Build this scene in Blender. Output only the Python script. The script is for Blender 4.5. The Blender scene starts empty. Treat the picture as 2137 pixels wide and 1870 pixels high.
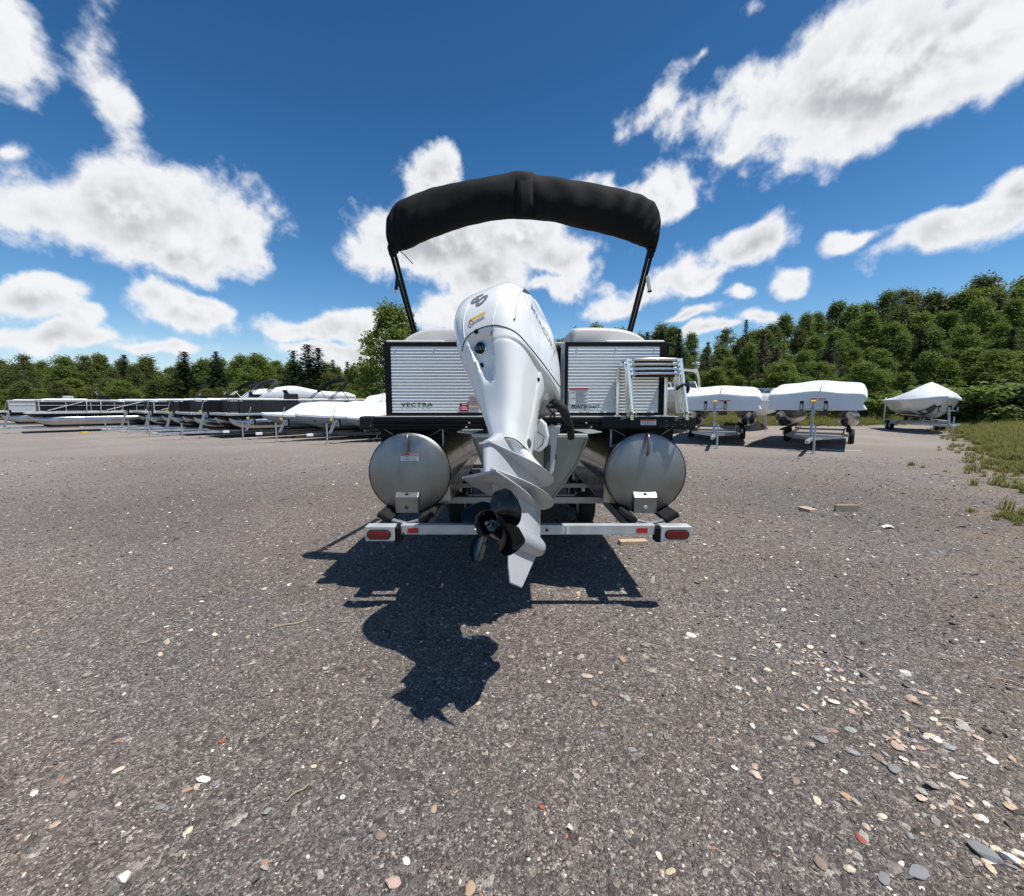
import bpy, math, random
import numpy as np
from mathutils import Vector, Matrix, Euler

random.seed(7)
RNG = np.random.default_rng(7)
SC = bpy.context.scene
COL = SC.collection
R = math.radians

# ------------------------------------------------------------------ camera
CAM_H, FPX, IW, IH, HORIZ = 1.5, 897.0, 2137.0, 1870.0, 842.0
PITCH = math.atan((IH / 2 - HORIZ) / FPX)
cam_data = bpy.data.cameras.new('camera')
cam_data.sensor_fit = 'HORIZONTAL'
cam_data.sensor_width = 36.0
cam_data.lens = 36.0 * FPX / IW
cam_data.clip_start = 0.05
cam_data.clip_end = 3000.0
cam = bpy.data.objects.new('camera', cam_data)
COL.objects.link(cam)
cam.location = (0, 0, CAM_H)
cam.rotation_euler = (math.pi / 2 - PITCH, 0, 0)
SC.camera = cam

_cp, _sp = math.cos(PITCH), math.sin(PITCH)


def ray(x, y):
    """direction of a picture point, with its y (depth) component = 1"""
    a, b = (x - IW / 2) / FPX, (IH / 2 - y) / FPX
    d = Vector((a, _cp + b * _sp, -_sp + b * _cp))
    return d / d.y


def at(x, y, Y):
    """place of a thing seen at picture point x, y that stands Y metres ahead"""
    return Vector((0, 0, CAM_H)) + ray(x, y) * Y


def on_ground(x, y):
    d = ray(x, y)
    return Vector((0, 0, CAM_H)) + d * (CAM_H / -d.z)


# ------------------------------------------------------------------ light
SUN = Vector((0.345, -0.126, 1.0)).normalized()
sun_data = bpy.data.lights.new('sun', 'SUN')
sun_data.energy = 4.9
sun_data.angle = R(0.55)
sun_data.color = (1.0, 0.96, 0.905)
sun = bpy.data.objects.new('sun', sun_data)
COL.objects.link(sun)
sun.location = SUN * 50
sun.rotation_euler = SUN.to_track_quat('Z', 'Y').to_euler()

SC.cycles.max_bounces = 6
SC.cycles.diffuse_bounces = 3
SC.cycles.glossy_bounces = 4
SC.cycles.transmission_bounces = 2
SC.cycles.transparent_max_bounces = 4
SC.cycles.caustics_reflective = False
SC.cycles.caustics_refractive = False
SC.view_settings.view_transform = 'Standard'
SC.view_settings.look = 'None'
SC.view_settings.exposure = 0.17
SC.view_settings.gamma = 1.0
SC.view_settings.use_curve_mapping = False


# ------------------------------------------------------------------ node helpers
class NT:
    def __init__(self, tree):
        self.t = tree
        self.n = tree.nodes
        self.l = tree.links

    def node(self, kind, ins=None, **props):
        nd = self.n.new(kind)
        for k, v in props.items():
            setattr(nd, k, v)
        for k, v in (ins or {}).items():
            s = nd.inputs[k]
            if isinstance(v, bpy.types.NodeSocket):
                self.l.new(v, s)
            elif isinstance(v, bpy.types.Node):
                self.l.new(v.outputs[0], s)
            else:
                s.default_value = v
        return nd

    def math(self, op, a, b=0.0, c=None, clamp=False):
        ins = {0: a, 1: b}
        if c is not None:
            ins[2] = c
        return self.node('ShaderNodeMath', ins, operation=op, use_clamp=clamp).outputs[0]

    def vmath(self, op, a, b=None):
        ins = {0: a}
        if b is not None:
            ins[1] = b
        nd = self.node('ShaderNodeVectorMath', ins, operation=op)
        return nd.outputs['Value'] if op in ('DOT_PRODUCT', 'LENGTH', 'DISTANCE') else nd.outputs[0]

    def mix(self, f, a, b, blend='MIX'):
        nd = self.node('ShaderNodeMix', None, data_type='RGBA', blend_type=blend)
        for i, v in ((0, f), (6, a), (7, b)):
            s = nd.inputs[i]
            if isinstance(v, bpy.types.NodeSocket):
                self.l.new(v, s)
            else:
                s.default_value = v if i == 0 or len(v) == 4 else (*v, 1)
        return nd.outputs[2]

    def smooth(self, x, lo, hi, a=0.0, b=1.0):
        nd = self.node('ShaderNodeMapRange', {0: x, 1: lo, 2: hi, 3: a, 4: b}, interpolation_type='SMOOTHSTEP')
        return nd.outputs[0]

    def noise(self, vec, scale, detail=4.0, rough=0.55, dist=0.0, out=0):
        nd = self.node('ShaderNodeTexNoise', {'Vector': vec, 'Scale': scale, 'Detail': detail, 'Roughness': rough, 'Distortion': dist})
        return nd.outputs[out]

    def ramp(self, fac, stops, interp='LINEAR'):
        nd = self.node('ShaderNodeValToRGB', {0: fac})
        cr = nd.color_ramp
        cr.interpolation = interp
        while len(cr.elements) < len(stops):
            cr.elements.new(0.5)
        for e, (p, c) in zip(cr.elements, stops):
            e.position = p
            e.color = (*c, 1) if len(c) == 3 else c
        return nd.outputs[0]


# ------------------------------------------------------------------ sky
world = bpy.data.worlds.new('World')
SC.world = world
world.use_nodes = True
nt = NT(world.node_tree)
nt.n.clear()
tc = nt.node('ShaderNodeTexCoord').outputs['Generated']
D = nt.vmath('NORMALIZE', tc)
sky = nt.node('ShaderNodeTexSky', sky_type='NISHITA', sun_disc=False, sun_elevation=math.asin(SUN.z),
              sun_rotation=math.atan2(SUN.x, SUN.y), altitude=120.0, air_density=1.0, dust_density=0.35, ozone_density=2.6).outputs[0]
sky = nt.node('ShaderNodeHueSaturation', {'Saturation': 1.33, 'Value': 0.80, 'Color': sky}).outputs[0]
sx = nt.node('ShaderNodeSeparateXYZ', {0: D})
# the clear sky brightens evenly all round towards the horizon
brt = nt.math('MULTIPLY_ADD', nt.smooth(sx.outputs[2], 0.75, 0.05), 0.52, 0.97)
sky = nt.mix(1.0, sky, nt.node('ShaderNodeCombineColor', {0: brt, 1: brt, 2: brt}).outputs[0], 'MULTIPLY')
sky = nt.mix(nt.smooth(sx.outputs[2], 0.16, -0.03, 0.0, 0.85), sky, (5.6, 6.9, 8.3))
dy = nt.math('MAXIMUM', sx.outputs[1], 0.04)
gx = nt.math('DIVIDE', sx.outputs[0], dy)
gz = nt.math('DIVIDE', sx.outputs[2], dy)
g = nt.node('ShaderNodeCombineXYZ', {0: gx, 1: gz, 2: 0.0}).outputs[0]
warp = nt.vmath('SUBTRACT', nt.noise(D, 4.5, 3.0, 0.55, out=1), (0.5, 0.5, 0.5))
sc_ = nt.node('ShaderNodeVectorMath', {0: warp, 3: 0.20}, operation='SCALE').outputs[0]
sc_ = nt.vmath('MULTIPLY', sc_, (1.0, 1.0, 0.0))
gw = nt.vmath('ADD', g, sc_)
# clouds: place in the sky (as picture points of the photograph), half sizes, slant, weight
CLOUDS = [
    (250, 440, 290, 122, -3, 1.15), (330, 520, 220, 80, -12, 1.0), (120, 430, 190, 90, 0, 1.0), (440, 470, 80, 105, 28, .75),
    (240, 270, 58, 135, 34, .5), (195, 140, 40, 75, 24, .30), (225, 15, 28, 50, 30, .22), (25, 60, 64, 95, 32, .28), (20, 310, 52, 20, 0, .5),
    (50, 640, 125, 62, 0, 1.1), (172, 682, 46, 28, 0, .9), (385, 662, 150, 52, -14, 1.1), (300, 640, 60, 40, 0, .8),
    (640, 690, 150, 42, 4, 1.0), (690, 735, 150, 28, 0, .9), (110, 722, 190, 26, 0, .85), (330, 740, 120, 14, 0, .6),
    (930, 505, 235, 80, -4, 1.2), (1010, 560, 150, 80, 0, 1.2), (960, 640, 110, 60, 0, 1.0), (1090, 490, 110, 60, 0, .9),
    (1200, 525, 120, 42, 14, .85), (1120, 590, 100, 40, 10, .7),
    (890, 355, 36, 40, 20, .5), (1385, 388, 98, 52, 8, 1.0), (1300, 385, 70, 22, 0, .5),
    (1570, 510, 125, 62, 6, 1.1), (1480, 560, 80, 28, 0, .8), (1660, 590, 52, 32, 0, .9), (1545, 607, 34, 18, 0, .8),
    (1330, 598, 118, 34, 14, .95), (1780, 520, 95, 24, 15, .72),
    (1800, 150, 390, 135, 22, 1.2), (1640, 225, 160, 95, 24, 1.0), (1540, 300, 105, 42, 10, .7), (2040, 60, 260, 120, 26, 1.1),
    (1395, 185, 34, 82, -32, .45), (1460, 105, 38, 20, 30, .5), (1560, 15, 60, 30, 20, .55),
    (2030, 462, 190, 42, 22, .95), (2130, 375, 95, 42, 28, .9),
    (1430, 652, 75, 16, 8, .6), (1470, 690, 50, 18, 12, .7), (1590, 668, 62, 20, 5, .8), (1500, 690, 40, 12, 0, .6),
]
field = None
for (cx_, cy_, ax_, ay_, rt_, wt_) in CLOUDS:
    dd = ray(cx_, cy_)
    mp = nt.node('ShaderNodeMapping', {'Vector': gw, 'Location': (dd.x, dd.z, 0), 'Rotation': (0, 0, R(rt_)),
                                       'Scale': (ax_ * 1.06 / FPX, ay_ * 1.06 / FPX, 1)}, vector_type='TEXTURE').outputs[0]
    ln = nt.vmath('LENGTH', mp)
    val = nt.math('MULTIPLY_ADD', ln, -wt_ * 0.9, wt_ * 0.9)
    field = val if field is None else nt.math('SMOOTH_MAX', field, val, 0.22)
fwd = nt.smooth(sx.outputs[1], 0.22, 0.50)
far_field = nt.math('MULTIPLY_ADD', nt.noise(D, 1.6, 2.0, 0.5), 3.0, -1.95)
field = nt.math('MAXIMUM', field, -0.7)
fld = nt.node('ShaderNodeMix', {0: fwd, 2: far_field, 3: field}).outputs[0]
puff = nt.noise(D, 6.2, 7.0, 0.57, 0.15)
puff_up = nt.noise(nt.vmath('ADD', D, (0.008, 0.0, 0.024)), 6.2, 4.0, 0.57, 0.15)
puff2 = nt.noise(D, 22.0, 4.0, 0.6, 0.2)
pf = nt.math('MULTIPLY_ADD', puff, 2.3, -1.15)
pf = nt.math('ADD', pf, nt.math('MULTIPLY_ADD', puff2, 0.55, -0.275))
rho = nt.math('ADD', fld, pf)
alpha = nt.smooth(rho, -0.05, 0.36)
# billows: bright where the cloud thins out towards the light above, grey where it lies under more cloud
lit = nt.smooth(nt.math('SUBTRACT', puff, puff_up), -0.10, 0.10)
core = nt.math('MULTIPLY', nt.smooth(rho, 0.18, 0.95), nt.math('SUBTRACT', 1.0, lit))
cl_col = nt.mix(core, (8.0, 8.1, 8.35), (4.2, 4.35, 4.6))
cl_col = nt.mix(nt.smooth(alpha, 0.0, 0.9), (6.6, 7.3, 8.7), cl_col)
skyc = nt.mix(alpha, sky, cl_col)
world.cycles.sampling_method = 'MANUAL'
world.cycles.sample_map_resolution = 256
bg = nt.node('ShaderNodeBackground', {'Color': skyc, 'Strength': 0.1})
nt.node('ShaderNodeOutputWorld', {'Surface': bg.outputs[0]})


# ------------------------------------------------------------------ materials
MATS = {}


def mat(name, col, rough=0.5, metal=0.0, var=0.0, vscale=6.0, bump=0.0, bscale=40.0, coat=0.0, spec=0.5, stretch=None,
        rvar=0.0, emit=None, sheen=0.0, dirt=None, trans=0.0):
    if name in MATS:
        return MATS[name]
    m = bpy.data.materials.new(name)
    m.use_nodes = True
    t = NT(m.node_tree)
    b = t.n['Principled BSDF']
    b.inputs['Base Color'].default_value = (*col, 1)
    b.inputs['Roughness'].default_value = rough
    b.inputs['Metallic'].default_value = metal
    b.inputs['Specular IOR Level'].default_value = spec
    if coat:
        b.inputs['Coat Weight'].default_value = coat
        b.inputs['Coat Roughness'].default_value = 0.06
    if sheen:
        b.inputs['Sheen Weight'].default_value = sheen
    if trans:
        b.inputs['Transmission Weight'].default_value = trans
    vec = t.node('ShaderNodeTexCoord').outputs['Object']
    if stretch:
        vec = t.node('ShaderNodeMapping', {'Vector': vec, 'Scale': stretch}).outputs[0]
    if var or rvar or dirt:
        nz = t.noise(vec, vscale, 5.0, 0.6)
        if var:
            lo = tuple(c * (1 - var) for c in col)
            hi = tuple(min(1.0, c * (1 + var)) for c in col)
            cc = t.mix(t.smooth(nz, 0.3, 0.7), lo, hi)
            if dirt:
                cc = t.mix(t.smooth(t.noise(vec, vscale * 2.3, 6, 0.65), 0.5, 0.75), cc, dirt)
            t.l.new(cc, b.inputs['Base Color'])
        if rvar:
            t.l.new(t.smooth(nz, 0.25, 0.75, max(0.02, rough - rvar), rough + rvar), b.inputs['Roughness'])
    if bump:
        bn = t.node('ShaderNodeBump', {'Strength': bump, 'Distance': 0.01, 'Height': t.noise(vec, bscale, 4.0, 0.6)})
        t.l.new(bn.outputs[0], b.inputs['Normal'])
    if emit:
        b.inputs['Emission Color'].default_value = (*emit[0], 1)
        b.inputs['Emission Strength'].default_value = emit[1]
    MATS[name] = m
    return m


def define_materials():
    mat('gelcoat_white', (0.885, 0.88, 0.87), 0.2, var=0.01, coat=0.8)
    mat('gear_paint', (0.45, 0.46, 0.48), 0.26, var=0.03, coat=0.4)
    mat('propeller_black', (0.005, 0.005, 0.007), 0.18, coat=0.15, spec=0.35)
    mat('seam_dark', (0.035, 0.036, 0.04), 0.6)
    mat('decal_grey', (0.27, 0.27, 0.29), 0.35, metal=0.3)
    mat('decal_black', (0.012, 0.012, 0.013), 0.4)
    mat('decal_red', (0.55, 0.02, 0.03), 0.45)
    mat('decal_orange', (0.75, 0.16, 0.04), 0.45)
    mat('decal_yellow', (0.80, 0.50, 0.03), 0.45)
    mat('decal_white', (0.78, 0.79, 0.80), 0.45)
    mat('decal_ink', (0.28, 0.29, 0.31), 0.5)
    mat('chrome', (0.86, 0.87, 0.88), 0.13, 1.0, rvar=0.03, vscale=12)
    mat('stainless', (0.27, 0.26, 0.25), 0.40, 1.0, var=0.08, vscale=3, rvar=0.08)
    mat('brushed_aluminium', (0.31, 0.31, 0.31), 0.46, 1.0, var=0.10, vscale=5, rvar=0.10, bump=0.05, bscale=9)
    mat('tube_aluminium', (0.46, 0.46, 0.46), 0.26, 1.0, var=0.10, vscale=2, rvar=0.08)
    mat('galvanised', (0.52, 0.54, 0.56), 0.42, 0.75, var=0.12, vscale=14, rvar=0.1)
    mat('galvanised_light', (0.60, 0.62, 0.62), 0.45, 0.45, var=0.10, vscale=10)
    mat('panel_white', (0.86, 0.865, 0.85), 0.36, var=0.03, vscale=4, coat=0.15)
    mat('frame_black', (0.007, 0.007, 0.008), 0.5, var=0.2, vscale=8, spec=0.22)
    mat('plastic_black', (0.011, 0.011, 0.012), 0.55, var=0.2, vscale=10, spec=0.3)
    mat('canvas_black', (0.0045, 0.0045, 0.005), 0.85, var=0.25, vscale=9, bump=0.35, bscale=11, spec=0.32)
    mat('vinyl_grey', (0.50, 0.49, 0.47), 0.48, var=0.04, vscale=5, bump=0.08, bscale=90)
    mat('vinyl_tan', (0.52, 0.38, 0.24), 0.5, var=0.05)
    mat('cap_grey', (0.55, 0.55, 0.53), 0.42, var=0.03)
    mat('rubber', (0.014, 0.014, 0.014), 0.8, var=0.3, vscale=20, bump=0.2, bscale=60)
    mat('carpet_black', (0.010, 0.010, 0.011), 0.95, var=0.3, vscale=60, bump=0.5, bscale=220)
    mat('lamp_red', (0.16, 0.006, 0.010), 0.16, coat=0.6, var=0.25, vscale=40)
    mat('reflector_red', (0.50, 0.015, 0.02), 0.3, coat=0.5)
    mat('amber', (0.75, 0.36, 0.03), 0.3, coat=0.4)
    mat('hull_dark_panel', (0.010, 0.010, 0.013), 0.5, var=0.15, spec=0.2)
    mat('hull_grey_panel', (0.020, 0.020, 0.022), 0.5, var=0.12, spec=0.2)
    mat('shrink_wrap', (0.78, 0.81, 0.86), 0.36, var=0.02, vscale=3, bump=0.35, bscale=5.5)
    mat('hull_white', (0.72, 0.72, 0.70), 0.3, var=0.03, coat=0.3)
    mat('hull_cream', (0.66, 0.60, 0.48), 0.35, var=0.03)
    mat('hull_silver', (0.44, 0.46, 0.49), 0.35, var=0.05)
    mat('hull_charcoal', (0.09, 0.095, 0.10), 0.4, var=0.05)
    mat('boat_cover', (0.72, 0.74, 0.78), 0.75, var=0.06, vscale=4, bump=0.3, bscale=14)
    mat('window_glass', (0.03, 0.045, 0.055), 0.05, coat=0.5)
    mat('winch_blue', (0.30, 0.34, 0.40), 0.4, 0.5, var=0.2, vscale=14)
    mat('strap_yellow', (0.72, 0.50, 0.03), 0.6)
    mat('bare_wood', (0.50, 0.37, 0.24), 0.8, var=0.18, vscale=9, bump=0.2, bscale=50, stretch=(1, 8, 8))
    mat('weathered_wood', (0.33, 0.28, 0.20), 0.85, var=0.2, vscale=9, bump=0.2, bscale=50, stretch=(1, 8, 8))
    mat('deck_vinyl', (0.30, 0.29, 0.28), 0.75, var=0.1, vscale=30)
    mat('bark', (0.10, 0.085, 0.07), 0.9, var=0.3, vscale=8, bump=0.5, bscale=20)
    mat('bark_pale', (0.26, 0.24, 0.21), 0.9, var=0.35, vscale=8)
    mat('paper_white', (0.78, 0.78, 0.76), 0.8)


define_materials()


def leaf_material(name, base, spread=0.35, hue=None):
    m = bpy.data.materials.new(name)
    m.use_nodes = True
    t = NT(m.node_tree)
    b = t.n['Principled BSDF']
    rnd = t.node('ShaderNodeObjectInfo').outputs['Random']
    vec = t.node('ShaderNodeTexCoord').outputs['Object']
    n1 = t.noise(vec, 1.3, 3.0, 0.6)
    n2 = t.noise(vec, 9.0, 2.0, 0.6)
    f = t.math('ADD', t.math('MULTIPLY', n1, 0.6), t.math('MULTIPLY', n2, 0.4))
    lo = tuple(c * (1 - spread) for c in base)
    hi = tuple(c * (1 + spread) for c in base)
    hi = (hi[0] * 1.15, hi[1], hi[2] * 0.85)
    c1 = t.mix(t.smooth(f, 0.32, 0.68), lo, hi)
    alt = hue or (base[0] * 1.22, base[1] * 1.08, base[2] * 0.85)
    c2 = t.mix(t.math('MULTIPLY', rnd, 0.75), c1, t.mix(0.5, c1, alt))
    t.l.new(c2, b.inputs['Base Color'])
    b.inputs['Roughness'].default_value = 0.55
    b.inputs['Specular IOR Level'].default_value = 0.25
    tr = t.node('ShaderNodeBsdfTranslucent', {'Color': c2})
    mx = t.node('ShaderNodeMixShader', {0: 0.48, 1: b.outputs[0], 2: tr.outputs[0]})
    t.l.new(mx.outputs[0], t.n['Material Output'].inputs['Surface'])
    MATS[name] = m
    return m


leaf_material('leaf_bright', (0.155, 0.225, 0.052))
leaf_material('leaf_mid', (0.122, 0.178, 0.05))
leaf_material('leaf_olive', (0.135, 0.168, 0.058))
leaf_material('needle_dark', (0.04, 0.068, 0.038), 0.3, (0.034, 0.056, 0.034))
leaf_material('needle_grey', (0.13, 0.12, 0.09), 0.3, (0.10, 0.08, 0.05))
leaf_material('grass_blade', (0.20, 0.23, 0.07), 0.35, (0.33, 0.28, 0.12))


# ------------------------------------------------------------------ mesh builder
class MB:
    def __init__(self):
        self.v = []
        self.f = []

    def add(self, verts, faces):
        o = len(self.v)
        self.v += [tuple(p) for p in verts]
        self.f += [tuple(i + o for i in fc) for fc in faces]
        return self

    def box(self, c, s, rot=None, taper=1.0):
        hx, hy, hz = s[0] / 2, s[1] / 2, s[2] / 2
        pts = [Vector((x * hx * (taper if z > 0 else 1), y * hy * (taper if z > 0 else 1), z * hz)) for z in (-1, 1) for y in (-1, 1) for x in (-1, 1)]
        if rot is not None:
            m = rot if isinstance(rot, Matrix) else Euler(rot).to_matrix()
            pts = [m @ p for p in pts]
        c = Vector(c)
        return self.add([p + c for p in pts], [(0, 2, 3, 1), (4, 5, 7, 6), (0, 1, 5, 4), (2, 6, 7, 3), (0, 4, 6, 2), (1, 3, 7, 5)])

    def span(self, a, b):
        a, b = Vector(a), Vector(b)
        return self.box((a + b) / 2, [abs(q) for q in (b - a)])

    def bar(self, p0, p1, w, h, up=(0, 0, 1)):
        """rectangular bar from p0 to p1, w across, h along up"""
        p0, p1 = Vector(p0), Vector(p1)
        d = (p1 - p0)
        y = d.normalized()
        u = Vector(up)
        if abs(y.dot(u)) > 0.98:
            u = Vector((1, 0, 0))
        x = y.cross(u).normalized()
        z = x.cross(y).normalized()
        m = Matrix((x, y, z)).transposed()
        return self.box((p0 + p1) / 2, (w, d.length, h), m)

    def loft(self, rings, cap0=True, cap1=True, closed=True):
        n = len(rings[0])
        vs = [p for r in rings for p in r]
        fs = []
        m = n if closed else n - 1
        for i in range(len(rings) - 1):
            for j in range(m):
                a, b = i * n + j, i * n + (j + 1) % n
                fs.append((a, b, b + n, a + n))
        if cap0:
            fs.append(tuple(reversed(range(n))))
        if cap1:
            fs.append(tuple(range((len(rings) - 1) * n, len(rings) * n)))
        return self.add(vs, fs)

    def tube(self, path, r, n=10, caps=True, flat=None):
        path = [Vector(p) for p in path]
        rs = r if isinstance(r, (list, tuple)) else [r] * len(path)
        rings = []
        prev = None
        for i, p in enumerate(path):
            d = (path[min(i + 1, len(path) - 1)] - path[max(i - 1, 0)]).normalized()
            if prev is None:
                a = Vector((0, 0, 1)) if abs(d.z) < 0.9 else Vector((1, 0, 0))
                x = d.cross(a).normalized()
            else:
                x = (prev - d * prev.dot(d)).normalized()
            prev = x
            y = d.cross(x)
            rings.append([p + (x * math.cos(2 * math.pi * k / n) + y * math.sin(2 * math.pi * k / n)) * rs[i] for k in range(n)])
        return self.loft(rings, caps, caps)

    def cyl(self, p0, p1, r0, r1=None, n=16):
        return self.tube([p0, p1], [r0, r0 if r1 is None else r1], n)

    def lathe(self, origin, axis, prof, n=24, caps=False):
        """prof: list of (distance along axis, radius)"""
        o, a = Vector(origin), Vector(axis).normalized()
        t = Vector((0, 0, 1)) if abs(a.z) < 0.9 else Vector((1, 0, 0))
        x = a.cross(t).normalized()
        y = a.cross(x)
        rings = [[o + a * s + (x * math.cos(2 * math.pi * k / n) + y * math.sin(2 * math.pi * k / n)) * max(r, 1e-4) for k in range(n)] for s, r in prof]
        return self.loft(rings, caps, caps)

    def prism(self, poly, thick):
        """poly: 3D outline, thick: extrusion vector"""
        t = Vector(thick)
        poly = [Vector(p) for p in poly]
        n = len(poly)
        vs = poly + [p + t for p in poly]
        fs = [tuple(range(n)), tuple(reversed(range(n, 2 * n)))]
        fs += [((i + 1) % n, i, i + n, (i + 1) % n + n) for i in range(n)]
        return self.add(vs, fs)

    def build(self, name, material, parent=None, smooth=None, bevel=0.0, seg=2, off=None):
        if off is not None:
            o = Vector(off)
            self.v = [tuple(Vector(p) - o) for p in self.v]
        me = bpy.data.meshes.new(name)
        me.from_pydata(self.v, [], self.f)
        return mesh_object(name, me, material, parent, smooth, bevel, seg)


def fix_normals(me):
    import bmesh
    bm = bmesh.new()
    bm.from_mesh(me)
    bmesh.ops.recalc_face_normals(bm, faces=bm.faces)
    bm.to_mesh(me)
    bm.free()


def mesh_object(name, me, material, parent=None, smooth=None, bevel=0.0, seg=2, recalc=True):
    if recalc:
        fix_normals(me)
    me.materials.append(MATS[material] if isinstance(material, str) else material)
    if smooth is not None:
        me.polygons.foreach_set('use_smooth', [True] * len(me.polygons))
        if smooth < 179:
            me.set_sharp_from_angle(angle=R(smooth))
    o = bpy.data.objects.new(name, me)
    COL.objects.link(o)
    if parent is not None:
        o.parent = parent
    if bevel:
        md = o.modifiers.new('bevel', 'BEVEL')
        md.width = bevel
        md.segments = seg
        md.limit_method = 'ANGLE'
        md.angle_limit = R(40)
        md.harden_normals = False
    return o


def tag(o, label, cat, group=None):
    o['label'] = label
    o['category'] = cat
    if group:
        o['group'] = group
    return o


def thing(name, label, cat, loc=(0, 0, 0), rz=0.0, group=None):
    o = bpy.data.objects.new(name, None)
    o.empty_display_size = 0.2
    COL.objects.link(o)
    o.location = loc
    o.rotation_euler = (0, 0, rz)
    return tag(o, label, cat, group)


def dup(root, loc, rz=0.0, label=None, group=None, scale=None):
    def cp(o, par):
        c = o.copy()
        COL.objects.link(c)
        c.parent = par
        for ch in list(o.children):
            cp(ch, c)
        return c
    r = cp(root, None)
    r.location = loc
    r.rotation_euler = (0, 0, rz)
    if scale:
        r.scale = scale if isinstance(scale, (tuple, list)) else (scale,) * 3
    if label:
        r['label'] = label
    if group:
        r['group'] = group
    return r


def text_flat(s, size, shear=0.0, sx=1.0, space=1.0, bold=0.0):
    """triangulated lettering in the xy plane: list of (x, y), faces, width"""
    cu = bpy.data.curves.new('lettering', 'FONT')
    cu.body = s
    cu.size = size
    cu.shear = shear
    cu.space_character = space
    cu.offset = bold
    cu.resolution_u = 4
    ob = bpy.data.objects.new('lettering', cu)
    COL.objects.link(ob)
    dg = bpy.context.evaluated_depsgraph_get()
    me = bpy.data.meshes.new_from_object(ob.evaluated_get(dg))
    vs = [(v.co.x * sx, v.co.y) for v in me.vertices]
    fs = [tuple(p.vertices) for p in me.polygons]
    bpy.data.objects.remove(ob)
    bpy.data.curves.remove(cu)
    bpy.data.meshes.remove(me)
    w = max(p[0] for p in vs)
    return vs, fs, w


def catmull(pts, k=6):
    P = [Vector(p) for p in pts]
    out = []
    for i in range(len(P) - 1):
        a, b, c, d = P[max(i - 1, 0)], P[i], P[i + 1], P[min(i + 2, len(P) - 1)]
        for t in [j / k for j in range(k)]:
            out.append(0.5 * ((2 * b) + (c - a) * t + (2 * a - 5 * b + 4 * c - d) * t * t + (3 * b - a - 3 * c + d) * t ** 3))
    out.append(P[-1])
    return out


# ------------------------------------------------------------------ ground
def smooth01(t):
    t = np.clip(t, 0, 1)
    return t * t * (3 - 2 * t)


def ground_z(x, y):
    x, y = np.asarray(x, float), np.asarray(y, float)
    s = 0.75 * x + 0.66 * y
    hill = 4.2 * smooth01((s - 36) / 34) * smooth01((x + 6) / 26)
    back = 1.2 * smooth01((y - 34) / 40)
    return hill + back


def grass_edge(x, y):
    """positive where grass grows, metres from the edge of the gravel"""
    s1 = 0.73 * x - 0.68 * y - 1.78
    s2 = y - 29 - np.maximum(0, 14 - x) * 0.9
    return np.maximum(s1, s2)


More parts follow.
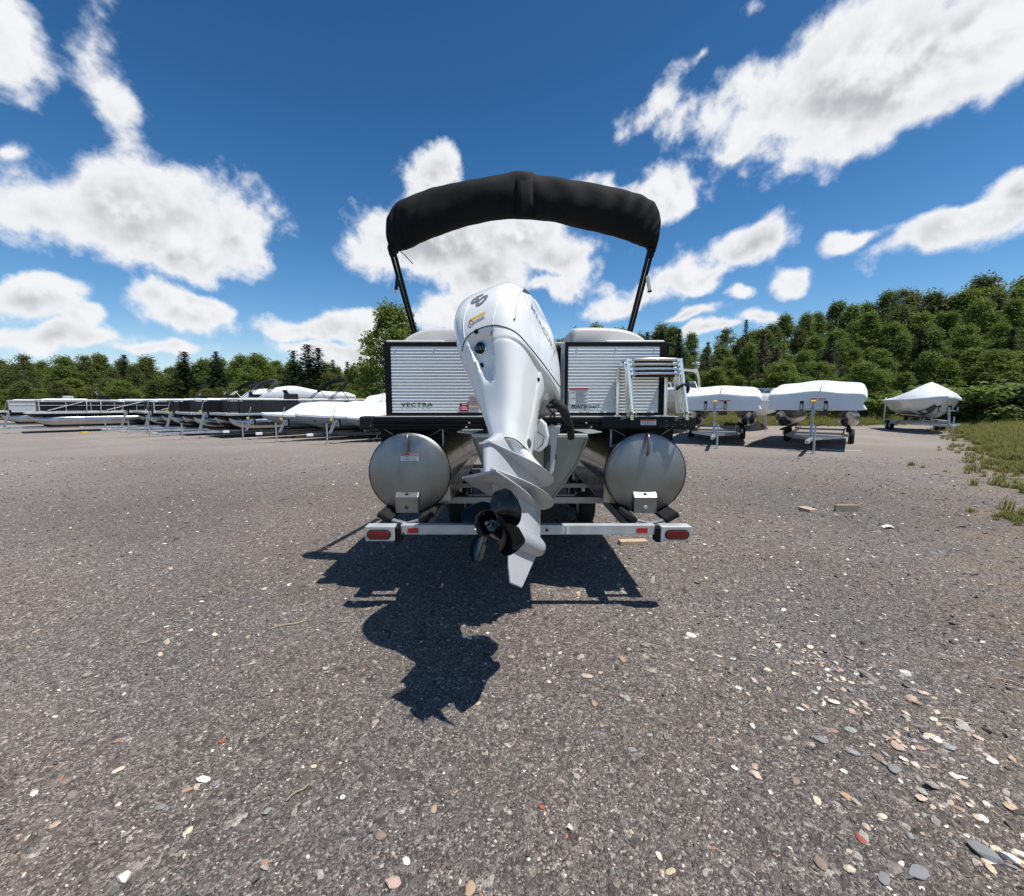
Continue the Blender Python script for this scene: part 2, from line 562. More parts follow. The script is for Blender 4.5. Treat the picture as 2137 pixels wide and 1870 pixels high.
def build_ground():
    lin = np.concatenate([-np.geomspace(320, 14, 26), np.linspace(-12, 12, 25), np.geomspace(14, 320, 26)])
    liny = np.concatenate([-np.geomspace(120, 6, 10), np.linspace(-4, 14, 19), np.geomspace(16, 420, 34)])
    X, Y = np.meshgrid(lin, liny)
    Z = ground_z(X, Y)
    n, m = X.shape[1], X.shape[0]
    vs = np.stack([X.ravel(), Y.ravel(), Z.ravel()], -1)
    fs = [(r * n + c, r * n + c + 1, (r + 1) * n + c + 1, (r + 1) * n + c) for r in range(m - 1) for c in range(n - 1)]
    me = bpy.data.meshes.new('ground')
    me.from_pydata(vs.tolist(), [], fs)
    g = bpy.data.materials.new('gravel_and_grass')
    g.use_nodes = True
    t = NT(g.node_tree)
    b = t.n['Principled BSDF']
    vec = t.node('ShaderNodeTexCoord').outputs['Object']
    sp = t.node('ShaderNodeSeparateXYZ', {0: vec})
    x, y = sp.outputs[0], sp.outputs[1]
    # fine stones
    wv = t.vmath('ADD', vec, t.vmath('MULTIPLY', t.vmath('SUBTRACT', t.noise(vec, 60, 2, 0.5, out=1), (.5, .5, .5)), (.012, .012, .012)))
    vo = t.node('ShaderNodeTexVoronoi', {'Vector': wv, 'Scale': 125.0, 'Randomness': 1.0}, feature='F1')
    vo2 = t.node('ShaderNodeTexVoronoi', {'Vector': wv, 'Scale': 38.0, 'Randomness': 1.0}, feature='F1')
    cell = t.node('ShaderNodeSeparateColor', {0: vo.outputs['Color']}).outputs[0]
    cell2 = t.node('ShaderNodeSeparateColor', {0: vo2.outputs['Color']}).outputs[1]
    stops = [(0.0, (.062, .056, .053)), (.35, (.100, .090, .084)), (.62, (.145, .130, .122)), (.80, (.20, .182, .168)), (.93, (.26, .238, .213)), (.99, (.42, .40, .36))]
    c1 = t.ramp(cell, stops)
    c2 = t.ramp(cell2, stops)
    grav = t.mix(t.smooth(t.noise(vec, 11, 3, .6), .48, .62), c1, c2)
    big = t.noise(vec, 0.55, 5, 0.62)
    grav = t.mix(t.smooth(big, .36, .62, 0.15, 1.0), grav, t.mix(1.0, grav, (1.07, 0.99, 0.93), 'MULTIPLY'))
    tone = t.smooth(t.noise(vec, 0.22, 4, 0.6), .35, .68, 1.10, 1.52)
    grav = t.mix(1.0, grav, t.node('ShaderNodeCombineColor', {0: tone, 1: tone, 2: tone}).outputs[0], 'MULTIPLY')
    # beyond the stones that can be told apart the lot is dusty and paler
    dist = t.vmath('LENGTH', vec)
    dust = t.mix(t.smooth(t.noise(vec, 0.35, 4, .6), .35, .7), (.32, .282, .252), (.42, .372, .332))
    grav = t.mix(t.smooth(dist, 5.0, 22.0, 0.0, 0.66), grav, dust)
    # packed brown dirt showing through in places
    dirt = t.math('MULTIPLY', t.smooth(t.noise(vec, .9, 6, .68), .54, .70), t.smooth(t.noise(vec, 14, 4, .7), .36, .62))
    grav = t.mix(t.math('MULTIPLY', dirt, .6), grav, (.235, .195, .165))
    # grass
    gr = t.mix(t.smooth(t.noise(vec, 1.4, 5, .65), .35, .65), (.075, .105, .028), (.17, .17, .062))
    gr = t.mix(t.smooth(t.noise(vec, .5, 3, .6), .55, .75), gr, (.20, .165, .09))
    s1 = t.math('ADD', t.math('ADD', t.math('MULTIPLY', x, .73), t.math('MULTIPLY', y, -.68)), -1.78)
    s2 = t.math('SUBTRACT', t.math('ADD', y, -29.0), t.math('MULTIPLY', t.math('MAXIMUM', t.math('SUBTRACT', 14.0, x), 0.0), .9))
    edge = t.math('ADD', t.math('MAXIMUM', s1, s2), t.math('MULTIPLY_ADD', t.noise(vec, .8, 5, .7), 2.6, -1.0))
    gm = t.smooth(edge, -.35, .55)
    straw = t.math('MULTIPLY', t.smooth(edge, -1.6, -.2), t.smooth(t.noise(vec, 2.2, 4, .6), .42, .6))
    col = t.mix(t.math('MULTIPLY', straw, .55), grav, (.27, .20, .125))
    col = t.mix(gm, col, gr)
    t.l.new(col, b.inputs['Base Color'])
    b.inputs['Roughness'].default_value = 0.9
    b.inputs['Specular IOR Level'].default_value = 0.2
    hgt = t.math('ADD', t.math('MULTIPLY', vo.outputs['Distance'], -1.0), t.math('MULTIPLY', vo2.outputs['Distance'], -1.4))
    hgt = t.math('ADD', hgt, t.math('MULTIPLY', t.noise(vec, 3.0, 6, .7), 1.5))
    bn = t.node('ShaderNodeBump', {'Strength': 0.85, 'Distance': 0.012, 'Height': hgt})
    t.l.new(bn.outputs[0], b.inputs['Normal'])
    MATS['gravel_and_grass'] = g
    o = mesh_object('ground', me, 'gravel_and_grass', smooth=180)
    o['kind'] = 'structure'
    return o


build_ground()


def stone_material():
    m = bpy.data.materials.new('pebble')
    m.use_nodes = True
    t = NT(m.node_tree)
    b = t.n['Principled BSDF']
    rnd = t.node('ShaderNodeObjectInfo').outputs['Random']
    stops = [(0.0, (.058, .054, .053)), (.16, (.090, .083, .079)), (.32, (.115, .107, .104)), (.48, (.150, .139, .131)), (.62, (.105, .108, .104)),
             (.72, (.19, .172, .158)), (.80, (.21, .217, .21)), (.875, (.25, .229, .208)), (.93, (.34, .29, .225)), (.952, (.48, .455, .41)),
             (.965, (.30, .21, .15)), (.978, (.70, .68, .64)), (.9955, (.32, .15, .09)), (.9975, (.42, .29, .23))]
    c = t.ramp(rnd, stops, 'CONSTANT')
    vec = t.node('ShaderNodeTexCoord').outputs['Object']
    f = t.smooth(t.noise(vec, 2.5, 4, .65), .3, .7, .92, 1.46)
    c = t.mix(1.0, c, t.node('ShaderNodeCombineColor', {0: f, 1: f, 2: f}).outputs[0], 'MULTIPLY')
    t.l.new(c, b.inputs['Base Color'])
    c = t.mix(1.0, c, (1.03, .99, .95), 'MULTIPLY')
    t.l.new(c, b.inputs['Base Color'])
    b.inputs['Roughness'].default_value = 0.75
    b.inputs['Specular IOR Level'].default_value = 0.25
    MATS['pebble'] = m
    m2 = m.copy()
    m2.name = 'pebble_pale'
    rp = [n for n in m2.node_tree.nodes if n.type == 'VALTORGB'][0].color_ramp
    pale = [(.30, .29, .275), (.42, .35, .26), (.24, .245, .245), (.50, .44, .34), (.36, .30, .24), (.62, .59, .54), (.27, .25, .23), (.38, .30, .22), (.22, .225, .23), (.55, .50, .42), (.34, .27, .22), (.70, .68, .64), (.29, .19, .14), (.42, .33, .28)]
    for e, c_, k_ in zip(rp.elements, pale, range(14)):
        e.color = (*c_, 1)
        e.position = k_ / 14
    MATS['pebble_pale'] = m2


stone_material()


def stone_mesh(name, k, flat=0.5, pts=15, elong=1.35, smooth=False):
    import bmesh
    r = np.random.default_rng(100 + k)
    bm = bmesh.new()
    for i in range(pts):
        v = r.normal(size=3)
        v /= np.linalg.norm(v)
        v *= r.uniform(.82, 1.0)
        bm.verts.new((v[0] * elong, v[1], v[2] * flat))
    ret = bmesh.ops.convex_hull(bm, input=bm.verts)
    for v in [v for v in bm.verts if not v.link_faces]:
        bm.verts.remove(v)
    if smooth:
        bmesh.ops.subdivide_edges(bm, edges=bm.edges[:], cuts=1, use_grid_fill=True, smooth=0.6)
    bmesh.ops.triangulate(bm, faces=bm.faces[:])
    me = bpy.data.meshes.new(name)
    bm.to_mesh(me)
    bm.free()
    if smooth:
        me.polygons.foreach_set('use_smooth', [True] * len(me.polygons))
    return me


def gn_scatter(name, pts, rots, scls, idx, protos, kind_label=None):
    """one object of 'stuff': many small copies of the protos laid on points"""
    me = bpy.data.meshes.new(name)
    me.from_pydata(pts.tolist(), [], [])
    for an, data, typ in (('rot', rots, 'FLOAT_VECTOR'), ('scl', scls, 'FLOAT_VECTOR')):
        a = me.attributes.new(an, typ, 'POINT')
        a.data.foreach_set('vector', data.astype(np.float32).ravel())
    a = me.attributes.new('idx', 'INT', 'POINT')
    a.data.foreach_set('value', idx.astype(np.int32))
    c = bpy.data.collections.new(name + '_kinds')
    for p in protos:
        c.objects.link(p)
    ng = bpy.data.node_groups.new(name, 'GeometryNodeTree')
    ng.interface.new_socket('Geometry', in_out='INPUT', socket_type='NodeSocketGeometry')
    ng.interface.new_socket('Geometry', in_out='OUTPUT', socket_type='NodeSocketGeometry')
    N, Lk = ng.nodes, ng.links
    gi, go = N.new('NodeGroupInput'), N.new('NodeGroupOutput')
    ip = N.new('GeometryNodeInstanceOnPoints')
    ci = N.new('GeometryNodeCollectionInfo')
    ci.inputs['Collection'].default_value = c
    ci.inputs['Separate Children'].default_value = True
    ci.inputs['Reset Children'].default_value = True

    def attr(an, typ):
        nd = N.new('GeometryNodeInputNamedAttribute')
        nd.data_type = typ
        nd.inputs[0].default_value = an
        return nd.outputs[0]
    Lk.new(gi.outputs[0], ip.inputs['Points'])
    Lk.new(ci.outputs[0], ip.inputs['Instance'])
    ip.inputs['Pick Instance'].default_value = True
    Lk.new(attr('idx', 'INT'), ip.inputs['Instance Index'])
    Lk.new(attr('rot', 'FLOAT_VECTOR'), ip.inputs['Rotation'])
    Lk.new(attr('scl', 'FLOAT_VECTOR'), ip.inputs['Scale'])
    Lk.new(ip.outputs[0], go.inputs[0])
    o = bpy.data.objects.new(name, me)
    COL.objects.link(o)
    md = o.modifiers.new('scatter', 'NODES')
    md.node_group = ng
    o['kind'] = 'stuff'
    return o


def build_gravel():
    protos = []
    for k in range(9):
        me = stone_mesh('pebble_kind', k, (.5, .35, .6, .28, .5, .42, .7, .33, .5)[k], 13 + k % 4, (1.3, 1.7, 1.1, 1.5, 1.25, 2.0, 1.15, 1.4, 1.6)[k])
        me.materials.append(MATS['pebble'])
        protos.append(bpy.data.objects.new('pebble_kind_%02d' % len(protos), me))
    for k in range(4):
        me = stone_mesh('pebble_kind', 60 + k, (.4, .3, .5, .35)[k], 26, (1.3, 1.7, 1.15, 1.5)[k])
        me.materials.append(MATS['pebble_pale'])
        protos.append(bpy.data.objects.new('pebble_kind_%02d' % len(protos), me))
    P, S = [], []

    def lay(y0, y1, dens, med, sig, lo, hi, patch=None):
        area = 1.25 * (y1 * y1 - y0 * y0) + 2.6 * (y1 - y0)
        n = int(area * dens)
        y = np.sqrt(RNG.uniform(0, 1, int(n * 1.3)) * (y1 * y1 - y0 * y0) + y0 * y0)
        x = RNG.uniform(-1, 1, len(y)) * (1.25 * y + 1.3)
        r = np.clip(np.exp(RNG.normal(math.log(med), sig, len(y))), lo, hi) / 2
        keep = np.ones(len(y), bool)
        if patch is not None:
            keep = RNG.uniform(0, 1, len(y)) < patch(x, y)
        keep[n:] = False if patch is None else keep[n:]
        P.append(np.stack([x, y, r * 0.10], -1)[keep])
        S.append(r[keep])
    lay(0.75, 2.2, 4600, .0070, .38, .004, .019)
    lay(2.2, 4.0, 2100, .0088, .36, .005, .022)
    lay(4.0, 7.5, 480, .0125, .42, .008, .036)
    lay(7.5, 12.0, 60, .022, .40, .012, .05)
    # coarser pebbles, more of them washed out on the right
    rightward = lambda x, y: np.clip(.25 + .32 * (x - .2), .12, 1.0)
    lay(0.75, 4.0, 55, .026, .34, .015, .062, rightward)
    lay(4.0, 9.0, 26, .030, .34, .018, .07, rightward)
    P, S = np.concatenate(P), np.concatenate(S)
    n = len(P)
    rot = np.stack([RNG.normal(0, .28, n), RNG.normal(0, .28, n), RNG.uniform(0, 6.283, n)], -1)
    scl = np.stack([S, S, S], -1) * RNG.uniform(.85, 1.15, (n, 1))
    # pale stones washed out in a trail across the right of the lot, a few more elsewhere
    trail = [on_ground(*q) for q in ((1560, 1290), (1640, 1350), (1720, 1395), (1800, 1440), (1880, 1540), (1960, 1640), (2060, 1760), (2150, 1860))]
    tx = []
    for k in range(250):
        a = RNG.uniform(0, len(trail) - 1.001)
        q = trail[int(a)].lerp(trail[int(a) + 1], a % 1)
        sd = RNG.choice([.05, .16, .34])
        tx.append((q.x + RNG.normal(0, sd), q.y + RNG.normal(0, sd)))
    for k in range(210):
        yy = RNG.uniform(1.0, 5.0)
        tx.append((RNG.uniform(.15, 1.35) * yy + .2, yy))
    for k in range(90):
        yy = RNG.uniform(1.0, 4.5)
        tx.append((RNG.uniform(-1.35, .3) * yy, yy))
    tx = np.array(tx)
    r2 = np.clip(np.exp(RNG.normal(math.log(.022), .38, len(tx))), .011, .055) / 2
    P = np.concatenate([P, np.stack([tx[:, 0], tx[:, 1], r2 * .15], -1)])
    rot = np.concatenate([rot, np.stack([RNG.normal(0, .15, len(tx)), RNG.normal(0, .15, len(tx)), RNG.uniform(0, 6.283, len(tx))], -1)])
    scl = np.concatenate([scl, np.repeat(r2[:, None], 3, 1)])
    idx = np.concatenate([RNG.integers(0, 9, n), RNG.integers(9, 13, len(tx))])
    o = gn_scatter('gravel', P, rot, scl, idx, protos)
    o['label'] = 'loose grey gravel with scattered beige and white pebbles'
    o['category'] = 'gravel'


build_gravel()


def build_grass():
    """rough grass beyond the edge of the gravel, one mesh of blades"""
    protos = []
    for k in range(4):
        r = np.random.default_rng(300 + k)
        mb = MB()
        for i in range(26):
            a, l = r.uniform(0, 6.283), r.uniform(.5, 1.0)
            bx, by = r.normal(0, .16, 2)
            lean = r.uniform(.12, .5)
            tip = Vector((bx + math.cos(a) * lean * l, by + math.sin(a) * lean * l, l))
            mid = Vector((bx + math.cos(a) * lean * l * .35, by + math.sin(a) * lean * l * .35, l * .6))
            wv = Vector((-math.sin(a), math.cos(a), 0)) * .032
            base = Vector((bx, by, 0))
            mb.add([base - wv, base + wv, mid + wv * .8, mid - wv * .8, tip], [(0, 1, 2, 3), (3, 2, 4)])
        me = bpy.data.meshes.new('grass_tuft')
        me.from_pydata(mb.v, [], mb.f)
        me.materials.append(MATS['grass_blade'])
        protos.append(bpy.data.objects.new('grass_tuft', me))
    n = 170000
    y = np.sqrt(RNG.uniform(0, 1, n) * (52 ** 2 - 5 ** 2) + 25)
    x = RNG.uniform(-.2, 1.55, n) * y + RNG.uniform(0, 3, n)
    e = grass_edge(x, y) + RNG.normal(0, .45, n)
    wob = 1.1 * np.sin(x * .9 + y * .5) + .9 * np.sin(x * .37 - y * .8)
    keep = (e + wob * .35 > -.15) & (e < 24)
    keep &= RNG.uniform(0, 1, n) < np.clip(.35 + e * .3, .2, 1)
    x, y, e = x[keep], y[keep], e[keep]
    # a few lone tufts in the gravel on the right
    lone = [on_ground(2125, 1085) + Vector((dx, dy, 0)) for dx, dy in RNG.normal(0, .16, (45, 2))]
    lone += [on_ground(2128, 1020) + Vector((dx, dy, 0)) for dx, dy in RNG.normal(0, .12, (14, 2))]
    lx, ly = np.array([p.x for p in lone]), np.array([p.y for p in lone])
    h = np.clip(.16 + e * .10, .14, .62) * RNG.uniform(.6, 1.25, len(x))
    h = np.concatenate([h, RNG.uniform(.07, .13, len(lx))])
    x, y = np.concatenate([x, lx]), np.concatenate([y, ly])
    P = np.stack([x, y, ground_z(x, y) - .01], -1)
    m = len(x)
    rot = np.stack([RNG.normal(0, .1, m), RNG.normal(0, .1, m), RNG.uniform(0, 6.283, m)], -1)
    o = gn_scatter('grass', P, rot, np.stack([h * 1.25, h * 1.25, h], -1), RNG.integers(0, 4, m), protos)
    o['label'] = 'rough green and straw coloured grass along the edge of the gravel'
    o['category'] = 'grass'


build_grass()
# ------------------------------------------------------------------ outboard motor
MO = Vector((0.027, 2.164, 1.008))
_t, _s = R(31.6), R(27.2)
_aft, _up, _X = Vector((0, -math.cos(_t), math.sin(_t))), Vector((0, math.sin(_t), math.cos(_t))), Vector((1, 0, 0))
MU = _aft * math.cos(_s) - _X * math.sin(_s)
MW = _X * math.cos(_s) + _aft * math.sin(_s)
MV = _up - _X * 0.032


def W(u, v, w):
    return MO + MU * u + MV * v + MW * w


def sup_ring(v, ub, uf, hw, n=2.6, N=72, front=1.0, back=1.0, facet=0.0):
    out = []
    n0 = n
    uc, hu = (ub + uf) / 2, (ub - uf) / 2
    for k in range(N):
        t = 2 * math.pi * k / N
        c, s = math.cos(t), math.sin(t)
        if facet:
            n = n0 + (1.5 if c > 0 else -.2) * facet
        a = math.copysign(abs(c) ** (2 / n), c)
        b = math.copysign(abs(s) ** (2 / n), s)
        f = 1 + (front - 1) * (1 - a) / 2 + (back - 1) * (1 + a) / 2
        out.append((uc + hu * a, v, b * hw * f))
    return out


def interp_secs(S, k):
    P = np.array(S, float)
    out = []
    for i in range(len(P) - 1):
        a, b, c, d = P[max(i - 1, 0)], P[i], P[i + 1], P[min(i + 2, len(P) - 1)]
        for j in range(k):
            t = j / k
            out.append(.5 * (2 * b + (c - a) * t + (2 * a - 5 * b + 4 * c - d) * t * t + (3 * b - a - 3 * c + d) * t ** 3))
    out.append(P[-1])
    return out


def from_bvh(bvh, x, y, lift=0.0):
    o = Vector((0, 0, CAM_H))
    h, nrm, i, d = bvh.ray_cast(o, ray(x, y).normalized())
    if h is None:
        return None, None
    if nrm.dot(ray(x, y)) > 0:
        nrm = -nrm
    return h + nrm * lift, nrm


def patch(bvh, corners, nx=6, ny=3, lift=0.002):
    """decal that follows a surface; corners tl, tr, br, bl as seen in the photograph"""
    tl, tr, br, bl = [np.array(c, float) for c in corners]
    vs, fs = [], []
    for j in range(ny + 1):
        for i in range(nx + 1):
            a, b = i / nx, j / ny
            p = (tl * (1 - a) + tr * a) * (1 - b) + (bl * (1 - a) + br * a) * b
            h, _ = from_bvh(bvh, p[0], p[1], lift)
            if h is None:
                h = vs[-1] if vs else MO
            vs.append(h)
    for j in range(ny):
        for i in range(nx):
            q = j * (nx + 1) + i
            fs.append((q, q + 1, q + nx + 2, q + nx + 1))
    return MB().add(vs, fs)


def build_motor():
    from mathutils.bvhtree import BVHTree
    root = thing('outboard_motor', 'white outboard motor tilted up at the stern with black four blade propeller', 'outboard motor', MO)
    UP = [(1.39, -.06, -.22, .04, 2.2), (1.372, .03, -.29, .11, 2.3), (1.32, .145, -.36, .17, 2.4), (1.24, .25, -.42, .208, 2.5), (1.13, .345, -.47, .235, 2.6),
          (1.0, .39, -.50, .245, 2.6), (.88, .39, -.515, .235, 2.6), (.76, .365, -.515, .215, 2.6)]
    LO = [(.735, .355, -.28, .195, 2.6), (.6, .29, -.20, .16, 2.6), (.45, .232, -.18, .120, 2.6), (.34, .205, -.165, .088, 2.5), (.26, .185, -.155, .076, 2.4)]
    secs = [s for s in interp_secs(UP, 8)]
    secs += [np.array((.752, .362, -.505, .208, 2.6)), np.array((.748, .36, -.44, .20, 2.6)), np.array((.742, .357, -.34, .197, 2.6))]
    secs += interp_secs(LO, 8)
    N = 144
    rings = []
    for s in secs:
        r = sup_ring(*s, N=N, front=.86, facet=min(1.0, max(0.0, (1.36 - s[0]) / .2)))
        out = []
        for (u, v, w) in r:
            # hollow around the emblem on the back
            if u > .05 and .555 < v < .80:
                f = (v - .555) / .245
                half = .012 + .070 * min(1, f * 1.15) ** .8
                e = (half - abs(w)) / .012
                e = min(1, max(0, e))
                top = min(1, max(0, (.80 - v) / .012))
                bot = min(1, max(0, (v - .555) / .05))
                u -= .042 * e * e * (3 - 2 * e) * top * bot
            # flare above the splash plate
            out.append(W(u, v, w * (.965 if u > 0 else 1.0 - .0 )))
        rings.append(out)
    mb = MB().loft(rings)
    rim = [W(u, v, w) for (u, v, w) in sup_ring(.264, .1905, -.1605, .0805, 2.4, N=60, front=.86, facet=1.0)]
    body = mb.build('cowling', 'gelcoat_white', root, smooth=42, off=MO)
    bvh = BVHTree.FromPolygons([Vector(p) + MO for p in [tuple(v.co) for v in body.data.vertices]], [tuple(p.vertices) for p in body.data.polygons])

    def seam(pts, r, name='seam_line', m='seam_dark', lift=0.0005, k=6):
        hs = [from_bvh(bvh, p[0], p[1], lift)[0] for p in catmull([(a, b, 0) for a, b in pts], k)]
        hs = [h for h in hs if h is not None]
        if len(hs) > 2:
            MB().tube(hs, r, 6).build(name, m, body, smooth=60, off=MO)
    seam([(964, 733), (970, 712), (981, 698), (1000, 686), (1027, 679), (1046, 681), (1067, 688), (1085, 701), (1105, 724), (1128, 752), (1150, 782), (1172, 812), (1177, 822)], .0032)
    seam([(1027, 681), (1026, 692), (1024, 700)], .0022)
    seam([(1052, 600), (1042, 618), (1034, 642), (1029, 665), (1027, 678)], .0024, 'crease_line', 'gelcoat_white', .001)
    seam([(979, 636), (970, 656), (967, 678), (969, 704)], .0024, 'crease_line', 'gelcoat_white', .001)
    seam([(1087, 609), (1081, 622), (1077, 640), (1076, 662), (1074, 668)], .0014, 'crease_line', 'decal_grey', .0005)
    MB().tube(rim + rim[:2], .0035, 6, caps=False).build('seam_line', 'seam_dark', body, smooth=60, off=MO)
    # air intake under the top lip
    patch(bvh, [(1094, 602), (1107, 613), (1108, 616), (1089, 608)], 4, 2, .0025).build('air_intake', 'seam_dark', body, off=MO)
    # warning decal on the back
    patch(bvh, [(979, 668), (1013, 650), (1013, 655), (980, 673)], 8, 2, .002).build('warning_stripe', 'decal_yellow', body, off=MO)
    patch(bvh, [(980, 673), (1013, 655), (1013, 662), (985, 677)], 8, 2, .002).build('warning_text_field', 'decal_white', body, off=MO)
    for k in range(3):
        patch(bvh, [(990, 670 + k * 2.2), (1011, 658 + k * 2), (1011, 658.7 + k * 2), (990, 670.7 + k * 2.2)], 6, 1, .003).build('text_line', 'decal_ink', body, off=MO)
    hs = [from_bvh(bvh, 984 + 5 * math.cos(a), 674 + 4.6 * math.sin(a), .003)[0] for a in np.linspace(0, 6.283, 15)]
    MB().tube(hs, .0016, 5).build('warning_ring', 'decal_red', body, off=MO)

    def disc(x, y, r, depth, m, name, parent=body, n=20, ring=None):
        h, nrm = from_bvh(bvh, x, y)
        b2 = MB().lathe(h, nrm, [(-.004, r), (depth, r), (depth + .002, r * .9), (depth + .002, 0)], n)
        o = b2.build(name, m, parent, smooth=40, off=MO)
        return h, nrm, o
    disc(994, 692, .013, .003, 'frame_black', 'key_cover')
    h, nrm, em = disc(1003, 727, .036, .004, 'chrome', 'emblem')
    MB().lathe(h, nrm, [(.006, .031), (.0075, .030), (.0075, 0)], 24).build('emblem_field', 'frame_black', em, smooth=40, off=MO)
    tx = nrm.cross(Vector((0, 0, 1))).normalized() * -1
    ty = nrm.cross(tx)
    if ty.z < 0:
        ty = -ty
    for k in (-1, 0, 1):
        pts = [h + nrm * .009 + tx * (.017 * k - .009) + ty * -.011, h + nrm * .009 + tx * (.017 * k) + ty * .012, h + nrm * .009 + tx * (.017 * k + .009) + ty * -.011]
        MB().tube(pts, .0022, 6).build('emblem_letter', 'chrome', em, smooth=60, off=MO)
    disc(1006, 762, .013, .003, 'frame_black', 'flush_port')
    disc(1123, 792, .011, .004, 'frame_black', 'side_plug')
    disc(1073, 667, .005, .003, 'frame_black', 'side_screw')
    h, nrm, _ = disc(1104, 925, .026, .002, 'brushed_aluminium', 'trim_recess')
    # brand lettering along the starboard side, power number on the back
    p0, p1 = from_bvh(bvh, 1107, 641)[0], from_bvh(bvh, 1154, 733)[0]

    def loc(p):
        d = p - MO
        v = d.dot(_up) / MV.dot(_up)
        d = d - MV * v
        return d.dot(MU), v, d.dot(MW)
    a, b = loc(p0), loc(p1)
    ex = np.array([b[0] - a[0], b[1] - a[1]])
    L = np.linalg.norm(ex)
    ex /= L
    ey = np.array([-ex[1], ex[0]])
    if ey[1] - ey[0] < 0:
        ey = -ey
    vs, fs, w = text_flat('MERCURY', .058, 0.0, 1.0, 1.12, .0004)
    sc = L * 1.12 / w
    out = []
    for (x, y) in vs:
        q = np.array(a[:2]) + ex * x * sc + ey * y * 1.0
        hit, nm, i, dd = bvh.ray_cast(W(q[0], q[1], .6), -MW)
        if hit is None:
            hit, nm = W(q[0], q[1], .2), MW
        if nm.dot(MW) < 0:
            nm = -nm
        out.append(hit + nm * .0025)
    MB().add(out, fs).build('brand_lettering', 'decal_grey', body, off=MO)
    c, nrm = from_bvh(bvh, 1001, 625)
    r_, d_ = from_bvh(bvh, 1010, 617)[0], from_bvh(bvh, 994, 633)[0]
    ey3 = (r_ - c).normalized()
    ex3 = (d_ - c)
    ex3 = (ex3 - ey3 * ex3.dot(ey3)).normalized()
    vs, fs, w = text_flat('60', .112, 0.0, .95, 1.0, .004)
    out = []
    for (x, y) in vs:
        p = c + ex3 * (x - w / 2) + ey3 * (y - .039)
        hit, nm, i, dd = bvh.ray_cast(p + nrm * .2, -nrm)
        if hit is None:
            hit, nm = p, nrm
        if nm.dot(nrm) < 0:
            nm = -nm
        out.append(hit + nm * .0025)
    MB().add(out, fs).build('power_number', 'decal_grey', body, off=MO)

    # lower skirt of the cowling, flaring into the splash plate
    S2 = [(.275, .16, -.15, .074, 2.3), (.25, .13, -.19, .080, 2.2), (.225, .085, -.245, .094, 2.1), (.20, .05, -.305, .110, 2.0), (.187, .03, -.330, .118, 2.0)]
    rings = [[W(u, v, w) for (u, v, w) in sup_ring(*s, N=48)] for s in interp_secs(S2, 5)]
    MB().loft(rings).build('lower_skirt', 'gelcoat_white', root, smooth=40, off=MO)
    # driveshaft housing
    S3 = [(.285, .215, -.10, .036, 3.4), (.235, .272, -.18, .042, 3.6), (.20, .318, -.24, .042, 3.6), (.185, .322, -.26, .040, 3.4), (.10, .324, -.28, .038, 3.0), (.04, .322, -.29, .036, 2.8), (.0, .318, -.28, .034, 2.8)]
    rings = [[W(u, v, w) for (u, v, w) in sup_ring(*s, N=40, front=.8)] for s in interp_secs(S3, 4)]
    MB().loft(rings).build('driveshaft_housing', 'gear_paint', root, smooth=50, off=MO)

    def plate(outline, vfun, th, name, m):
        half = catmull([(a, b, 0) for a, b in outline], 5)
        poly = [(p.x, p.y) for p in half] + [(p.x, -p.y) for p in reversed(half[1:-1] if abs(half[0].y) < 1e-6 and abs(half[-1].y) < 1e-6 else half)]
        n = len(poly)
        top = [W(u, vfun(u) + th, w) for u, w in poly]
        bot = [W(u, vfun(u), w) for u, w in poly]
        fs = [((i + 1) % n, i, i + n, (i + 1) % n + n) for i in range(n)]
        # strips keep the curved plate well shaped
        h = len(half)
        mbp = MB()
        mbp.add(top + bot, fs)
        return mbp, poly, half

    def curved_plate(outline, vfun, th, name, m, k=5):
        half = catmull([(a, b, 0) for a, b in outline], k)
        rings_ = []
        for p in half:
            hw = max(p.y, .0008)
            v = vfun(p.x)
            rings_.append([W(p.x, v, -hw), W(p.x, v - .004, 0), W(p.x, v, hw), W(p.x, v + th, hw * .96), W(p.x, v + th + .002, 0), W(p.x, v + th, -hw * .96)])
        MB().loft(rings_).build(name, m, root, smooth=35, off=MO)
    # splash plate, upper fin, ventilation plate
    curved_plate([(.332, .030), (.25, .054), (.13, .086), (0, .118), (-.12, .130), (-.22, .124), (-.29, .094), (-.33, .048), (-.345, .004)], lambda u: .180, .007, 'splash_plate', 'gear_paint')
    curved_plate([(.31, .032), (.22, .060), (.12, .090), (0, .113), (-.12, .120), (-.22, .112), (-.30, .082), (-.35, .042), (-.365, .004)], lambda u: .052, .007, 'upper_fin', 'gear_paint')
    curved_plate([(.372, .086), (.365, .090), (.2, .094), (.05, .088), (-.08, .062), (-.18, .034), (-.24, .008)], lambda u: .0, .009, 'ventilation_plate', 'gear_paint', 3)
    # trim tab under the plate
    MB().prism([W(.20, -.002, -.004), W(.27, -.002, .006), W(.245, -.075, .004), (W(.21, -.07, -.003))], MW * .008).build('trim_tab', 'gear_paint', root, bevel=.002, off=MO)
    # gearcase strut and torpedo
    S4 = [(.01, .12, -.285, .036, 2.3), (-.06, .105, -.275, .033, 2.2), (-.13, .10, -.262, .036, 2.2), (-.17, .11, -.262, .044, 2.1)]
    rings = [[W(u, v, w) for (u, v, w) in sup_ring(*s, N=36, front=.7)] for s in interp_secs(S4, 4)]
    MB().loft(rings).build('gearcase_strut', 'gear_paint', root, smooth=50, off=MO)
    prof = [(-.285, .001), (-.28, .016), (-.262, .032), (-.23, .047), (-.18, .057), (-.10, .062), (0, .062), (.10, .060), (.155, .057), (.157, .04)]
    MB().lathe(W(0, -.2, 0), MU, prof, 32).build('gearcase_torpedo', 'gear_paint', root, smooth=50, off=MO)
